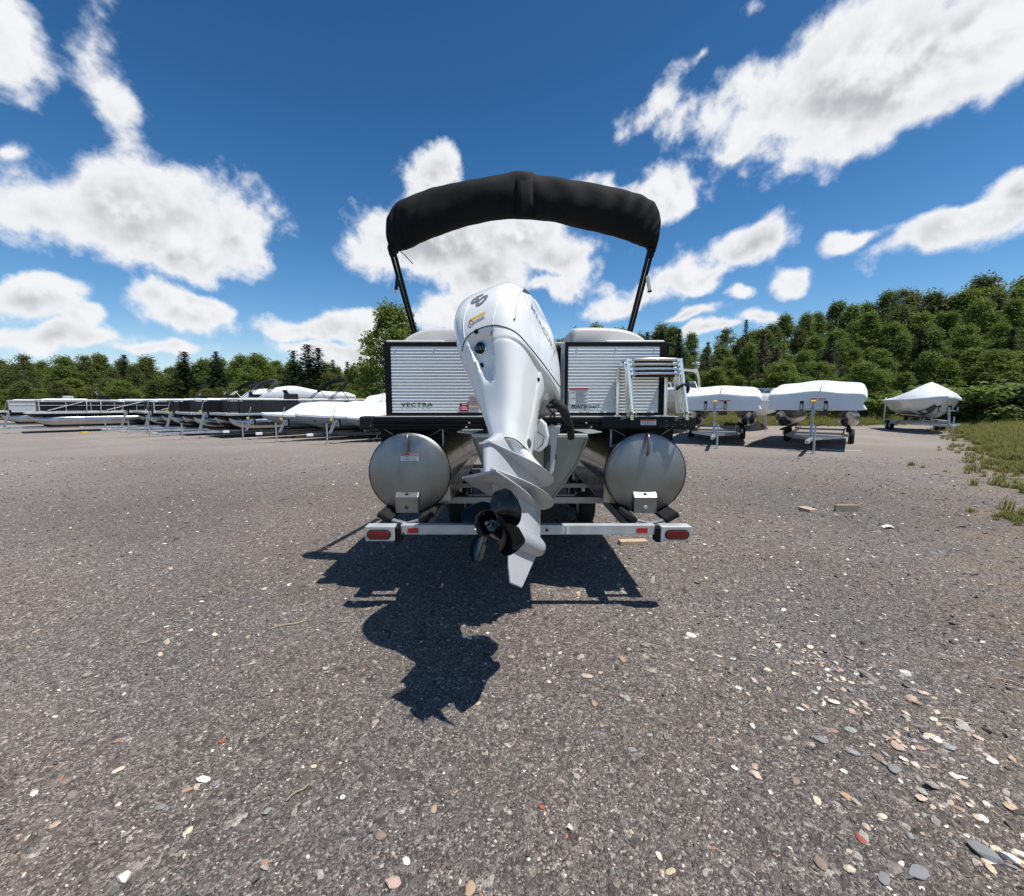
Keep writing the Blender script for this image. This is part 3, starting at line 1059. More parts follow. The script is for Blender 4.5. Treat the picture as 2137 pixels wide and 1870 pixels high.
    prof = [(-.21, -.235), (-.14, -.252), (.09, -.25), (.115, -.30), (.118, -.36), (.106, -.425), (-.005, -.432), (-.07, -.37), (-.14, -.30)]
    MB().prism([W(u, v, -.006) for u, v in prof], MW * .012).build('skeg', 'gear_paint', root, bevel=.004, off=MO)
    # propeller
    pr = MB().lathe(W(.165, -.2, 0), MU, [(0, .050), (.01, .054), (.07, .052), (.13, .054), (.155, .060), (.157, .057), (.15, .050), (.10, .044), (.03, .040), (.03, 0)], 32)
    prop = pr.build('propeller', 'propeller_black', root, smooth=45, off=MO)
    MB().lathe(W(.165, -.2, 0), MU, [(.03, .018), (.10, .018), (.10, .026), (.106, .026), (.106, .014), (.128, .014), (.13, .010), (.15, .009), (.151, 0)], 16).build('propeller_nut', 'stainless', prop, smooth=40, off=MO)
    for k in range(4):
        a0 = R(40 + 90 * k)
        rows = []
        NR, NC = 10, 9
        for i in range(NR):
            t = i / (NR - 1)
            r = .046 + .132 * t
            chord = (.085 + .085 * math.sin(math.pi * min(1, t * .95 + .02)) * 1.0) * (1 - .55 * max(0, t - .75) / .25 * max(0, t - .75) / .25 * 1.6)
            chord = max(chord, .03)
            pitch = math.atan2(.42, 2 * math.pi * max(r, .05))
            skew = .35 * t * t
            row = []
            for j in range(NC):
                s = (j / (NC - 1) - .5) * chord
                cup = -.010 * (1 - (2 * j / (NC - 1) - 1) ** 2)
                ax = .075 + s * math.sin(pitch) + .030 * t + cup * math.cos(pitch)
                an = a0 + skew + s * math.cos(pitch) / r
                row.append((ax, an, r))
            rows.append(row)
        vs = []
        for th in (0, 1):
            for i, row in enumerate(rows):
                thick = .006 * (1 - .75 * i / (NR - 1)) * th
                for (ax, an, r) in row:
                    c3 = W(.165 + ax + thick, -.2, 0)
                    vs.append(c3 + (MV.normalized() * math.sin(an) + MW * math.cos(an)) * r)
        fs = []
        o2 = NR * NC
        for i in range(NR - 1):
            for j in range(NC - 1):
                q = i * NC + j
                fs += [(q, q + 1, q + NC + 1, q + NC), (q + o2 + 1, q + o2, q + NC + o2, q + NC + 1 + o2)]
        rim = [i * NC for i in range(NR)] + [(NR - 1) * NC + j for j in range(1, NC)] + [i * NC + NC - 1 for i in range(NR - 2, -1, -1)] + [j for j in range(NC - 2, 0, -1)]
        for a_, b_ in zip(rim, rim[1:] + rim[:1]):
            fs.append((a_, b_, b_ + o2, a_ + o2))
        MB().add(vs, fs).build('blade', 'propeller_black', prop, smooth=50, off=MO)
    # swivel bracket and clamp brackets on the transom
    px = 1150
    sw = MB()
    sw.prism([at(1112, 940, 2.62), at(1118, 900, 2.60), at(1128, 872, 2.60), at(1141, 884, 2.60), at(1147, 910, 2.60), at(1143, 930, 2.60), at(1128, 944, 2.62)], Vector((0, .12, 0)))
    o = sw.build('swivel_bracket', 'gelcoat_white', root, bevel=.012, off=MO)
    MB().tube([at(1121, 901, 2.595), at(1136, 911, 2.595), at(1132, 928, 2.595), at(1121, 938, 2.595)], .0028, 6).build('bracket_groove', 'seam_dark', o, off=MO)
    cb = MB()
    for dx in (0.0, -.19):
        cb.prism([at(1147, 893, 2.70) + Vector((dx, 0, 0)), at(1152, 886, 2.70) + Vector((dx, 0, 0)), at(1160, 889, 2.70) + Vector((dx, 0, 0)), at(1166, 900, 2.70) + Vector((dx, 0, 0)),
                  at(1162, 925, 2.70) + Vector((dx, 0, 0)), at(1156, 985, 2.70) + Vector((dx, 0, 0)), at(1147, 1000, 2.70) + Vector((dx, 0, 0)), at(1143, 985, 2.70) + Vector((dx, 0, 0))], Vector((0, .105, 0)))
    cb.build('clamp_bracket', 'gear_paint', root, bevel=.008, off=MO)
    MB().cyl(at(1105, 897, 2.72), at(1168, 897, 2.72), .026, n=18).build('tilt_tube', 'gear_paint', root, smooth=40, bevel=.004, off=MO)
    for y in (935, 950, 957):
        MB().cyl(at(1159, y, 2.795), at(1159, y, 2.765), .009, n=8).build('transom_bolt', 'stainless' if y == 935 else 'frame_black', root, off=MO)
    MB().cyl(at(1140, 985, 2.68), at(1143, 930, 2.70), .020, n=12).build('tilt_ram', 'seam_dark', root, smooth=40, off=MO)
    # rigging hose and cables
    MB().tube(catmull([W(-.44, .80, .05), at(1168, 846, 2.66), at(1181, 868, 2.68), at(1189, 890, 2.74), at(1192, 912, 2.84)], 6), [.030] * 13 + [.024] * 12, 14).build('rigging_hose', 'rubber', root, smooth=60, off=MO)
    for a in ([(1126, 872, 2.63), (1138, 880, 2.64), (1150, 868, 2.66), (1158, 858, 2.66)], [(1145, 852, 2.62), (1151, 860, 2.64), (1158, 866, 2.68), (1150, 878, 2.70)]):
        MB().tube(catmull([at(*q) for q in a], 5), .006, 8).build('cable', 'rubber', root, smooth=60, off=MO)
    MB().cyl(at(1160, 891, 2.72), at(1190, 896, 2.72), .014, n=12).build('steering_link', 'frame_black', root, smooth=40, off=MO)
    MB().cyl(at(1162, 889, 2.71), at(1169, 891, 2.71), .019, n=12).build('steering_nut', 'chrome', root, smooth=40, off=MO)
    # underside knob beneath the cowling nose
    MB().cyl(at(1143, 849, 2.63), at(1150, 846, 2.66), .012, n=12).build('grommet', 'rubber', root, smooth=40, off=MO)
    return root


motor = build_motor()
# ------------------------------------------------------------------ pontoon boat in the foreground
BO = Vector((0.12, 3.31, 0))


def flat_sticker(name, x0, y0, x1, y1, Y, m, parent, off, th=.003):
    a, b = at(x0, y0, Y), at(x1, y1, Y)
    return MB().span((a.x, Y - th, b.z), (b.x, Y, a.z)).build(name, m, parent, off=off)


def flat_text(name, s, x0, y0, x1, y1, Y, m, parent, off, shear=0., bold=0.):
    a, b = at(x0, y1, Y), at(x1, y0, Y)
    vs, fs, w = text_flat(s, 1.0, shear, 1.0, 1.12, bold)
    hgt = max(p[1] for p in vs)
    out = [Vector((a.x + x / w * (b.x - a.x), Y, a.z + y / hgt * (b.z - a.z))) for x, y in vs]
    return MB().add(out, fs).build(name, m, parent, off=off)


def corrugated(x0, x1, z0, z1, Y, pitch=.0245, depth=.012):
    n = int(round((z1 - z0) / pitch))
    p = (z1 - z0) / n
    prof = []
    for i in range(n):
        z = z0 + i * p
        prof += [(z, 0), (z + p * .40, depth * .26), (z + p * .70, depth * .44), (z + p * .76, depth * .44), (z + p * .995, 0)]
    prof.append((z1, 0))
    vs, fs = [], []
    for (z, d) in prof:
        vs += [(x0, Y + d, z), (x1, Y + d, z)]
    for i in range(len(prof) - 1):
        q = 2 * i
        fs.append((q, q + 1, q + 3, q + 2))
    return MB().add(vs, fs)


def build_boat():
    root = thing('pontoon_boat', 'white and black pontoon boat seen from the stern with folded black bimini top', 'boat', BO)
    cx = BO.x
    zdeck = 1.40
    MB().span((cx - 1.2, 3.37, 1.335), (cx + 1.2, 9.6, zdeck - .006)).build('deck', 'deck_vinyl', root, off=BO)
    # rub rail: ribbed black extrusion along the stern and both sides
    def rail_profile(s):
        return [(0.0, 1.302), (-.010, 1.306), (-.010, 1.316), (-.004, 1.319), (-.004, 1.327), (-.012, 1.330), (-.012, 1.344), (-.004, 1.347), (-.004, 1.355), (-.014, 1.358), (-.014, 1.390), (-.008, 1.395), (.05, 1.395), (.05, 1.302)]
    pr = rail_profile(0)
    MB().prism([(cx - 1.19, 3.31 + a, b) for a, b in pr], (2.38, 0, 0)).build('stern_rail', 'frame_black', root, off=BO)
    for s in (-1, 1):
        MB().prism([(cx + s * (1.255 - a), 3.40, b) for a, b in pr], (0, 6.2, 0)).build('side_rail', 'frame_black', root, off=BO)
        MB().box((cx + s * 1.235, 3.345, 1.350), (.115, .11, .105)).build('rail_end_cap', 'plastic_black', root, bevel=.018, seg=3, off=BO)
        MB().cyl((cx + s * 1.20, 3.284, 1.33), (cx + s * 1.20, 3.30, 1.33), .006, n=10).build('rail_rivet', 'stainless', root, off=BO)
    MB().span((cx - 1.17, 3.300, 1.3965), (cx + 1.17, 3.40, 1.4015)).build('deck_trim', 'galvanised_light', root, bevel=.002, off=BO)
    a, b = at(1255, 870, 3.29), at(1424, 892, 3.29)
    MB().span((a.x, 3.285, b.z), (b.x, 3.294, a.z - .003)).build('ladder_mount_plate', 'plastic_black', root, bevel=.003, off=BO)
    lb = flat_sticker('ladder_label', 1337, 876, 1369, 887, 3.284, 'decal_white', root, BO, .001)
    flat_sticker('label_stripe', 1338, 876.5, 1368, 878.5, 3.2822, 'decal_red', lb, BO, .001)
    for k in range(3):
        flat_sticker('text_line', 1340, 880.5 + 2 * k, 1366, 881.3 + 2 * k, 3.2822, 'decal_ink', lb, BO, .001)
    for (xx, yy) in ((1390, 878.5), (1410, 878.5), (1420, 878.5), (1392, 885.5), (1407, 885.5), (1422, 885.5), (1390, 890), (1405, 890)):
        p = at(xx, yy, 3.282)
        MB().box(p, (.022, .004, .003)).build('mount_bolt', 'stainless', root, off=BO)

    # fence panels at the stern
    YF = 3.40
    zt, zb = at(900, 714, YF).z, zdeck + .006
    def stern_panel(x_out, x_in):
        s = -1 if x_out < x_in else 1
        p = bpy.data.objects.new('stern_fence_panel', None)
        xo, xi = at(x_out, 800, YF).x, at(x_in, 800, YF).x
        lo, hi = min(xo, xi), max(xo, xi)
        wl, wr = (.050, .022) if s < 0 else (.022, .050)
        sheet = corrugated(lo + wl, hi - wr, zb + .024, zt - .036, YF - .0165)
        sh = sheet.build('stern_fence_panel', 'panel_white', root, smooth=50, off=BO)
        for (q0, q1) in (((lo, YF - .018, zb), (lo + wl, YF + .03, zt)), ((hi - wr, YF - .018, zb), (hi, YF + .03, zt)),
                         ((lo + wl, YF - .016, zt - .036), (hi - wr, YF + .03, zt)), ((lo + wl, YF - .016, zb), (hi - wr, YF + .03, zb + .024))):
            MB().span(q0, q1).build('frame_bar', 'frame_black', sh, bevel=.003, off=BO)
        for t in (.12, .5, .88):
            q = (lo + (hi - lo) * t, YF - .010, zt - .048)
            MB().cyl(q, (q[0], YF - .021, q[2]), .006, n=10).build('snap', 'chrome', sh, smooth=40, off=BO)
        return sh
    pl = stern_panel(805, 1014)
    prt = stern_panel(1387, 1179)
    YF -= .0170
    flat_text('model_lettering', 'VECTRA', 837, 840.5, 903, 848.5, YF - .0015, 'decal_black', pl, BO, bold=.018)
    flat_text('brand_lettering', 'PRINCECRAFT', 1191, 845, 1252, 852.5, YF - .0015, 'decal_black', prt, BO, shear=.28, bold=.022)
    MB().cyl(at(1221, 855.5, YF - .001), at(1221, 855.5, YF - .003), .006, n=8).build('leaf_mark', 'decal_red', prt, off=BO)
    flat_sticker('mark_line', 1210, 855, 1217, 855.8, YF, 'decal_ink', prt, BO)
    flat_sticker('mark_line', 1225, 855, 1231, 855.8, YF, 'decal_ink', prt, BO)
    # red warranty sticker and warning labels
    rs = flat_sticker('red_sticker', 959.5, 841, 977.5, 859, YF - .002, 'decal_red', pl, BO, .002)
    MB().prism([at(959.5, 841, YF - .0055), at(963, 841, YF - .0055), at(960.5, 848, YF - .0055), at(959.5, 848, YF - .0055)], (0, .001, 0)).build('sticker_corner', 'decal_black', rs, off=BO)
    for k, (a0, a1) in enumerate(((964, 975), (964, 973), (962, 975), (962, 975))):
        y = 843.2 + (0, 4.4, 7.4, 10.2)[k]
        flat_sticker('text_line', a0, y, a1, y + 1.5, YF - .0045, 'decal_white', rs, BO, .001)
    ws = flat_sticker('warning_label', 978.5, 827, 1002, 858, YF - .002, 'decal_white', pl, BO, .002)
    for (y, m) in ((827, 'decal_orange'), (837, 'decal_orange'), (848.5, 'decal_yellow')):
        flat_sticker('label_stripe', 979, y, 1001, y + 2.2, YF - .0045, m, ws, BO, .001)
        for k in range(3):
            flat_sticker('text_line', 980, y + 3.4 + 1.8 * k, 1000, y + 4.1 + 1.8 * k, YF - .0045, 'decal_ink', ws, BO, .001)
    wl_ = flat_sticker('warning_label', 1188, 810, 1228, 844, YF - .002, 'decal_white', prt, BO, .002)
    flat_sticker('label_stripe', 1188, 810, 1228, 813, YF - .0045, 'decal_red', wl_, BO, .001)
    for k in range(11):
        flat_sticker('text_line', 1202, 815 + 2.5 * k, 1226 - (k % 3) * 4, 816 + 2.5 * k, YF - .0045, 'decal_ink', wl_, BO, .001)
    for y in (818, 830):
        MB().prism([at(1190, y, YF - .005), at(1193, y + 1, YF - .005), at(1200, y - 1.4, YF - .005), at(1200, y + .8, YF - .005), at(1193, y + 1.6, YF - .005)], (0, .001, 0)).build('boat_pictogram', 'decal_ink', wl_, off=BO)

    # gate between the panels
    xg0, xg1 = at(1016, 800, 3.58).x, at(1176, 800, 3.58).x
    gate = MB().span((xg0, 3.58, zb + .02), (xg1, 3.592, zt - .02)).build('gate', 'hull_dark_panel', root, off=BO)
    for xx in (xg0, xg1 - .025):
        MB().span((xx, 3.57, zb), (xx + .025, 3.605, zt)).build('gate_post', 'galvanised', gate, bevel=.003, off=BO)
    MB().span((xg0, 3.57, zt + .001), (xg1, 3.605, zt + .025)).build('gate_top_rail', 'cap_grey', gate, bevel=.006, off=BO)

    # fences along the sides and the bow
    for s in (-1, 1):
        x = cx + s * 1.10
        sf = MB()
        sf.v, sf.f = [], []
        sh = MB().span((x - .006, 3.46, zb + .03), (x + .006, 9.2, zt - .03)).build('side_fence_panel', 'panel_white', root, off=BO)
        for (z0, z1) in ((zb, zb + .03), (zt - .03, zt)):
            MB().span((x - .02, 3.44, z0), (x + .02, 9.22, z1)).build('frame_bar', 'frame_black', sh, bevel=.003, off=BO)
        for k in range(7):
            yy = 3.45 + k * .955
            MB().span((x - .018, yy, zb + .03), (x + .018, yy + .04, zt - .03)).build('fence_post', 'frame_black', sh, off=BO)
    bf = MB().span((cx - 1.08, 9.2, zb), (cx + 1.08, 9.215, zt - .03)).build('bow_fence_panel', 'panel_white', root, off=BO)
    MB().span((cx - 1.08, 9.18, zt - .028), (cx + 1.08, 9.23, zt)).build('frame_bar', 'frame_black', bf, off=BO)

    # lounge seat backs above the panels
    def seat(prof, y0, y1):
        pts = catmull([(x, y, 0) for x, y in prof], 6)
        rings = []
        for t, k in ((0, .62), (.02, .80), (.06, .93), (.14, 1.0), (.5, 1.02), (.86, 1.0), (.96, .9), (1, .7)):
            Y = y0 + (y1 - y0) * t
            base = at(prof[0][0], prof[0][1], y0)
            ring = []
            zm = at(1000, 700, y0).z
            mx = sum(at(p.x, p.y, y0).x for p in pts) / len(pts)
            for p in pts:
                q = at(p.x, p.y, y0)
                ring.append(Vector((mx + (q.x - mx) * (1 - (1 - k) * .25), Y, base.z - .10 + (q.z - base.z + .10) * (1 - (1 - k) * .42))))
            ring += [Vector((ring[-1].x, Y, 1.55)), Vector((ring[0].x, Y, 1.55))]
            rings.append(ring)
        return MB().loft(rings)
    seat([(836, 716), (841, 706), (855, 696), (873, 688), (895, 682.5), (925, 681), (965, 681.5), (1000, 684), (1008, 694), (1010, 716)], 3.50, 4.15).build('seat_back', 'vinyl_grey', root, smooth=50, off=BO)
    seat([(1188, 716), (1189.5, 700), (1194, 687), (1202, 681.5), (1230, 680), (1270, 681), (1300, 684), (1325, 691), (1342, 700), (1350, 708), (1352, 716)], 3.50, 4.15).build('seat_back', 'vinyl_grey', root, smooth=50, off=BO)
    for (xa, xb) in ((804, 926), (1265, 1388)):
        p, q = at(xa, 709.5, 3.38), at(xb, 718, 3.38)
        MB().span((p.x, 3.384, q.z + .004), (q.x, 3.56, p.z)).build('corner_cap', 'cap_grey', root, bevel=.012, seg=3, off=BO)

    # pontoon tubes
    zc, r = .962, .3175
    for s in (-1, 1):
        x = cx + s * .916
        n = 48
        prof = [(6.6, .004), (6.35, .06), (6.0, .15), (5.6, .245), (5.2, .302), (4.9, r), (.03, r), (.012, r + .004), (.0, r + .003)]
        tb = MB().lathe((x, 3.31, zc), (0, 1, 0), prof, n).build('pontoon_tube', 'tube_aluminium', root, smooth=35, off=BO)
        dome = [(.004, r - .001), (-.006, r - .006)] + [(-.006 - .050 * (1 - (k / 12.) ** 2.2), (r - .006) * k / 12.) for k in range(11, 0, -1)] + [(-.056, .0005)]
        cap = MB().lathe((x, 3.31, zc), (0, 1, 0), dome, n).build('end_cap', 'brushed_aluminium', tb, smooth=60, off=BO)
        # lifting eye
        zt2 = zc + .225
        eye = MB().tube(catmull([(x, 3.275, zt2 - .075), (x, 3.245, zt2 - .068), (x, 3.238, zt2 - .03), (x, 3.240, zt2 + .03), (x, 3.255, zt2 + .066), (x, 3.285, zt2 + .072)], 5), .012, 10)
        eye.build('lifting_eye', 'stainless', cap, smooth=60, off=BO)
        # angled transducer bracket with plugs
        xb, wb = x - .012 if s < 0 else x - .012, .088
        z0, z1, z2 = zc - .30, zc - .178, zc - .135
        br = MB().prism([(xb - wb, 3.235, z0), (xb - wb, 3.232, z1), (xb - wb, 3.272, z2), (xb - wb, 3.285, z2), (xb - wb, 3.285, z0)], (2 * wb, 0, 0)).build('transom_bracket', 'stainless', cap, bevel=.003, off=BO)
        for zq, yq in ((z1 + .018, 3.245), (z0 + .045, 3.229)):
            MB().cyl((xb, yq, zq), (xb, yq + .02, zq), .015, n=14).build('drain_plug', 'cap_grey' if (s > 0 and zq < z1) else 'seam_dark', br, smooth=40, bevel=.003, off=BO)
        if s < 0:
            yl = 3.2555
            lw, lz = .068, zc + .128
            lab = MB().span((x - .055, yl - .002, lz - .026), (x + .082, yl, lz + .026)).build('warning_label', 'decal_white', cap, off=BO)
            MB().span((x - .053, yl - .0035, lz + .015), (x + .080, yl - .002, lz + .024)).build('label_stripe', 'decal_red', lab, off=BO)
            for k in range(3):
                MB().span((x - .02, yl - .0035, lz - .018 + .011 * k), (x + .074, yl - .002, lz - .015 + .011 * k)).build('text_line', 'decal_ink', lab, off=BO)
        # lifting strake on the inner side
        a = R(-38)
        c, sn = math.cos(a), math.sin(a)
        dx = -s
        p0 = Vector((x + dx * r * .99 * math.cos(R(-14)), 0, zc + r * .99 * math.sin(R(-14))))
        p1 = Vector((x + dx * (r + .075) * c, 0, zc + (r + .075) * sn))
        p2 = Vector((x + dx * r * .99 * math.cos(R(-56)), 0, zc + r * .99 * math.sin(R(-56))))
        MB().prism([p0 + Vector((0, 3.36, 0)), p1 + Vector((0, 3.36, 0)), p2 + Vector((0, 3.36, 0))], (0, 4.6, 0)).build('lifting_strake', 'tube_aluminium', tb, bevel=.004, off=BO)
        # tube brackets with the deep shade under the deck painted black, brace rods
        MB().span((x - .255 + s * .0, 3.44, 1.10), (x + .255, 3.455, 1.300)).build('bracket_shade_panel', 'frame_black', root, off=BO)
        MB().span((x + dx * .245 - .006, 3.425, 1.14), (x + dx * .245 + .006, 3.437, 1.300)).build('hanger_strap', 'galvanised_light', root, off=BO)
        MB().cyl((x + dx * .24, 3.40, 1.30), (x + dx * .13, 3.38, 1.235), .004, n=6).build('brace_rod', 'galvanised', root, off=BO)
        MB().cyl((x - dx * .22, 3.40, 1.30), (x - dx * .12, 3.38, 1.245), .004, n=6).build('brace_rod', 'galvanised', root, off=BO)
        MB().span((x - .05, 3.5, zc + r - .01), (x + .05, 8.6, 1.336)).build('tube_riser', 'frame_black', root, off=BO)

    for k in range(9):
        MB().span((cx - 1.18, 3.7 + k * .68, 1.28), (cx + 1.18, 3.76 + k * .68, 1.334)).build('cross_beam', 'galvanised', root, off=BO)

    # motor pod between the tubes
    YP = 2.84
    pod = [(985, 912), (1226, 912), (1204, 968), (1154, 1040), (1057, 1040), (1007, 968)]
    tr = MB().prism([at(x, y, YP) for x, y in pod], (0, .012, 0)).build('motor_pod', 'stainless', root, off=BO)
    a, b = at(985, 908, YP), at(1226, 913, YP)
    MB().span((a.x, YP - .01, b.z), (b.x, YP + .05, a.z + .006)).build('transom_top', 'galvanised_light', tr, bevel=.003, off=BO)
    for lo, hi in (((1226, 912), (1204, 968)), ((1204, 968), (1154, 1040)), ((985, 912), (1007, 968)), ((1007, 968), (1057, 1040))):
        p, q = at(*lo, YP), at(*hi, YP)
        d = Vector((0, 1.5, .02))
        side = MB()
        side.add([p, q, q + d + Vector((0, 0, .05)), p + d + Vector((0, 0, .0)), ], [(0, 1, 2, 3)])
        side.build('pod_side', 'tube_aluminium', tr, off=BO)
        MB().bar(p - Vector((0, .012, 0)), q - Vector((0, .012, 0)), .012, .012).build('pod_edge', 'stainless', tr, bevel=.003, off=BO)
    p = [at(1057, 1040, YP), at(1154, 1040, YP)]
    MB().add([p[0], p[1], p[1] + Vector((0, 1.5, .07)), p[0] + Vector((0, 1.5, .07))], [(0, 1, 2, 3)]).build('pod_floor', 'tube_aluminium', tr, off=BO)
    for s, xx in ((1, 1226), (-1, 985)):
        e = at(xx, 908, YP)
        MB().prism([e + Vector((0, 0, .012)), e + Vector((s * .10, .02, .022)), Vector((e.x + s * .10, 3.45, 1.303)), Vector((e.x - s * .06, 3.45, 1.303))], (0, 0, -.006)).build('pod_flange', 'galvanised', tr, off=BO)
        for t in (.2, .6):
            q = e + Vector((s * .05, .05 + t * .5, .03 + t * .05))
            MB().cyl(q, q + Vector((0, 0, .012)), .010, n=8).build('pod_bolt', 'chrome', tr, off=BO)

    # bimini: folded canvas in its boot, poles
    up = [(815, 524), (808, 500), (806.5, 470), (812, 450), (824, 431), (842, 419), (870, 406), (901, 395), (935, 388), (968, 382), (1010, 374), (1052, 366), (1082, 361), (1113, 366), (1158, 373), (1204, 380), (1250, 388), (1295, 398), (1325, 406), (1350, 416), (1366, 428), (1375, 447), (1376.5, 470), (1373, 500), (1366, 528)]
    lo = [(829, 526), (831, 523), (834, 522.5), (838, 522), (846, 520.5), (858, 516), (876, 506), (898, 496), (930, 484), (962, 473), (1000, 464), (1040, 457), (1080, 455), (1120, 457), (1160, 461), (1204, 473), (1240, 481), (1270, 489), (1298, 497), (1320, 505), (1335, 510.5), (1344, 513.5), (1348, 515), (1351, 520), (1354, 530)]
    U, Lw = catmull([(a, b, 0) for a, b in up], 5), catmull([(a, b, 0) for a, b in lo], 5)
    rr = np.random.default_rng(5)
    ph = rr.uniform(0, 6.28, 8)
    rings = []
    M = len(U)
    NN = 20
    for i in range(M):
        t = i / (M - 1)
        Yc = 3.84 - .16 * math.sin(math.pi * t)
        a, b = at(U[i].x, U[i].y, Yc), at(Lw[i].x, Lw[i].y, Yc)
        c, h = (a + b) / 2, (a - b) / 2
        th = .05 + .06 * math.sin(math.pi * t) ** .5
        ring = []
        for k in range(NN):
            an = 2 * math.pi * k / NN
            wr = 1 + .12 * math.sin(t * 70 + 5 * math.sin(t * 9) + 2.2 * math.cos(an)) * max(0, math.cos(an) + .25) + .07 * math.sin(t * 131 + an * 3) + .10 * math.sin(t * 23 + ph[2] + an)
            q = c + h * math.copysign(abs(math.cos(an)) ** .8, math.cos(an)) + Vector((0, -1, 0)) * (th * wr * math.copysign(abs(math.sin(an)) ** .8, math.sin(an)))
            ring.append(q)
        rings.append(ring)
    boot = MB().loft(rings).build('bimini_boot', 'canvas_black', root, smooth=60, off=BO)
    # fabric overlap and tie strap in the middle of the boot, hanging strap at the side
    ov = MB()
    rows = []
    for (xa, xb, dy) in ((1080, 1112, -1.5),):
        for Yk, e in ((3.56, 0), (3.59, 0), (3.79, 0), (3.80, 0)):
            pass
    rows = [[at(x, y, Yq) for x in (1078, 1090, 1102, 1113)] for y, Yq in ((358, 3.72), (362, 3.61), (380, 3.565), (420, 3.56), (452, 3.575), (458, 3.63), (457, 3.70))]
    n4 = 4
    vs = [p for rw in rows for p in rw]
    fs = [(i * n4 + j, i * n4 + j + 1, (i + 1) * n4 + j + 1, (i + 1) * n4 + j) for i in range(len(rows) - 1) for j in range(n4 - 1)]
    o = MB().add(vs, fs).build('boot_flap', 'canvas_black', boot, smooth=60, off=BO)
    sd = o.modifiers.new('thick', 'SOLIDIFY')
    sd.thickness = .006
    MB().tube(catmull([at(834, 523, 3.8), at(846, 534, 3.79), at(862, 551, 3.78)], 5), [.004] * 11, 6).build('boot_strap', 'canvas_black', boot, off=BO)
    for s, top, base in ((-1, (820, 527), Vector((-1.065, 5.2, 2.0))), (1, (1356, 530), Vector((1.31, 5.2, 2.0)))):
        T = at(top[0], top[1], 3.84)
        d = (base - T).normalized()
        for k in (0, 1):
            o3 = Vector((-s * .018 * (2 * k - 1), 0, -.012 * k))
            MB().bar(T - d * .06 + o3, base + o3, .026, .026).build('bimini_pole', 'frame_black', root, bevel=.005, off=BO)
        MB().bar(T + Vector((0, -.02, 0)) - d * .06, T + Vector((0, -.02, 0)) + d * .04, .06, .05).build('pole_sleeve', 'canvas_black', root, bevel=.012, off=BO)
        MB().bar(T + d * .30 + Vector((s * .0, -.02, 0)), base + Vector((0, -.017, .012)), .006, .004).build('pole_slot', 'galvanised', root, off=BO)
        if s < 0:
            p, q = at(830, 576, 3.98), at(826, 610, 3.98)
            MB().bar(p, q, .020, .028).build('strut_arm', 'frame_black', root, bevel=.004, off=BO)
            MB().bar(q, q + (p - q) * .12, .024, .032).build('strut_end', 'cap_grey', root, off=BO)
        else:
            p, q = at(1351, 576, 3.98), at(1356, 610, 3.98)
            MB().bar(p, q, .024, .028).build('strut_arm', 'cap_grey', root, bevel=.004, off=BO)
            MB().bar(q, q + (p - q) * .1, .026, .032).build('strut_end', 'frame_black', root, off=BO)
        MB().box(base + Vector((0, 0, -.01)), (.06, .10, .05)).build('pole_hinge', 'frame_black', root, bevel=.006, off=BO)

    # boarding ladder, folded up
    YL = 3.25
    lad = MB()
    def hoop(xf, xa, top):
        pts = [at(xf, 866, 3.37), at(xf + 1.5, 800, 3.37), at(xf + 3, 776, 3.36), at(xf + 7, top + 4, 3.34), at(xf + 12, top, 3.30), at(xf + 17, top + 6, 3.275), at(xf + 20, top + 24, 3.27), at(xa, 862, 3.28)]
        return MB().tube(catmull(pts, 6), .0145, 14)
    hoop(1288, 1309, 757).build('grab_rail', 'chrome', root, smooth=60, off=BO)
    hoop(1388, 1414, 757).build('grab_rail', 'chrome', root, smooth=60, off=BO)
    for xa in (1288, 1388):
        q = at(xa, 866.5, 3.37)
        MB().cyl((q.x, q.y, zdeck + .0015), (q.x, q.y, zdeck + .010), .028, n=20).build('rail_foot', 'chrome', root, smooth=40, off=BO)
    for s, (xt, xb) in ((-1, (1310, 1318)), (1, (1420, 1433))):
        MB().tube([at(xt, 748, 3.235), at(xb, 860, 3.225)], .0145, 16).build('ladder_stringer', 'chrome', root, smooth=60, off=BO)
        MB().tube([at(xt + s * -4.5 - 1.5, 752, 3.265), at(xb + s * -4.5 - 3.0, 858, 3.255)], .011, 14).build('ladder_stringer', 'chrome', root, smooth=60, off=BO)
        MB().tube([at(xt + s * -8 - 3, 756, 3.29), at(xb + s * -8 - 5.0, 856, 3.28)], .0085, 12).build('ladder_stringer', 'chrome', root, smooth=60, off=BO)
        # hinge at the foot
        q = at(xb + 1, 868, 3.225)
        MB().cyl(q + Vector((-.033, 0, .022)), q + Vector((.033, 0, .022)), .008, n=12).build('hinge_pin', 'stainless', root, smooth=40, off=BO)
        for e in (-1, 1):
            MB().prism([q + Vector((e * .026, -.012, .045)), q + Vector((e * .026, .014, .045)), q + Vector((e * .026, .05, -.005)), q + Vector((e * .026, .05, -.02)), q + Vector((e * .026, -.012, -.012))], (e * .004, 0, 0)).build('hinge_cheek', 'chrome', root, off=BO)
        MB().cyl(q + Vector((0, 0, .01)), q + Vector((0, 0, -.03)), .016, n=14).build('hinge_foot', 'chrome', root, smooth=40, off=BO)
        MB().bar(q + Vector((-.02, .01, -.005)), q + Vector((-.085, .09, -.035)), .014, .022).build('hinge_arm', 'stainless', root, bevel=.003, off=BO)
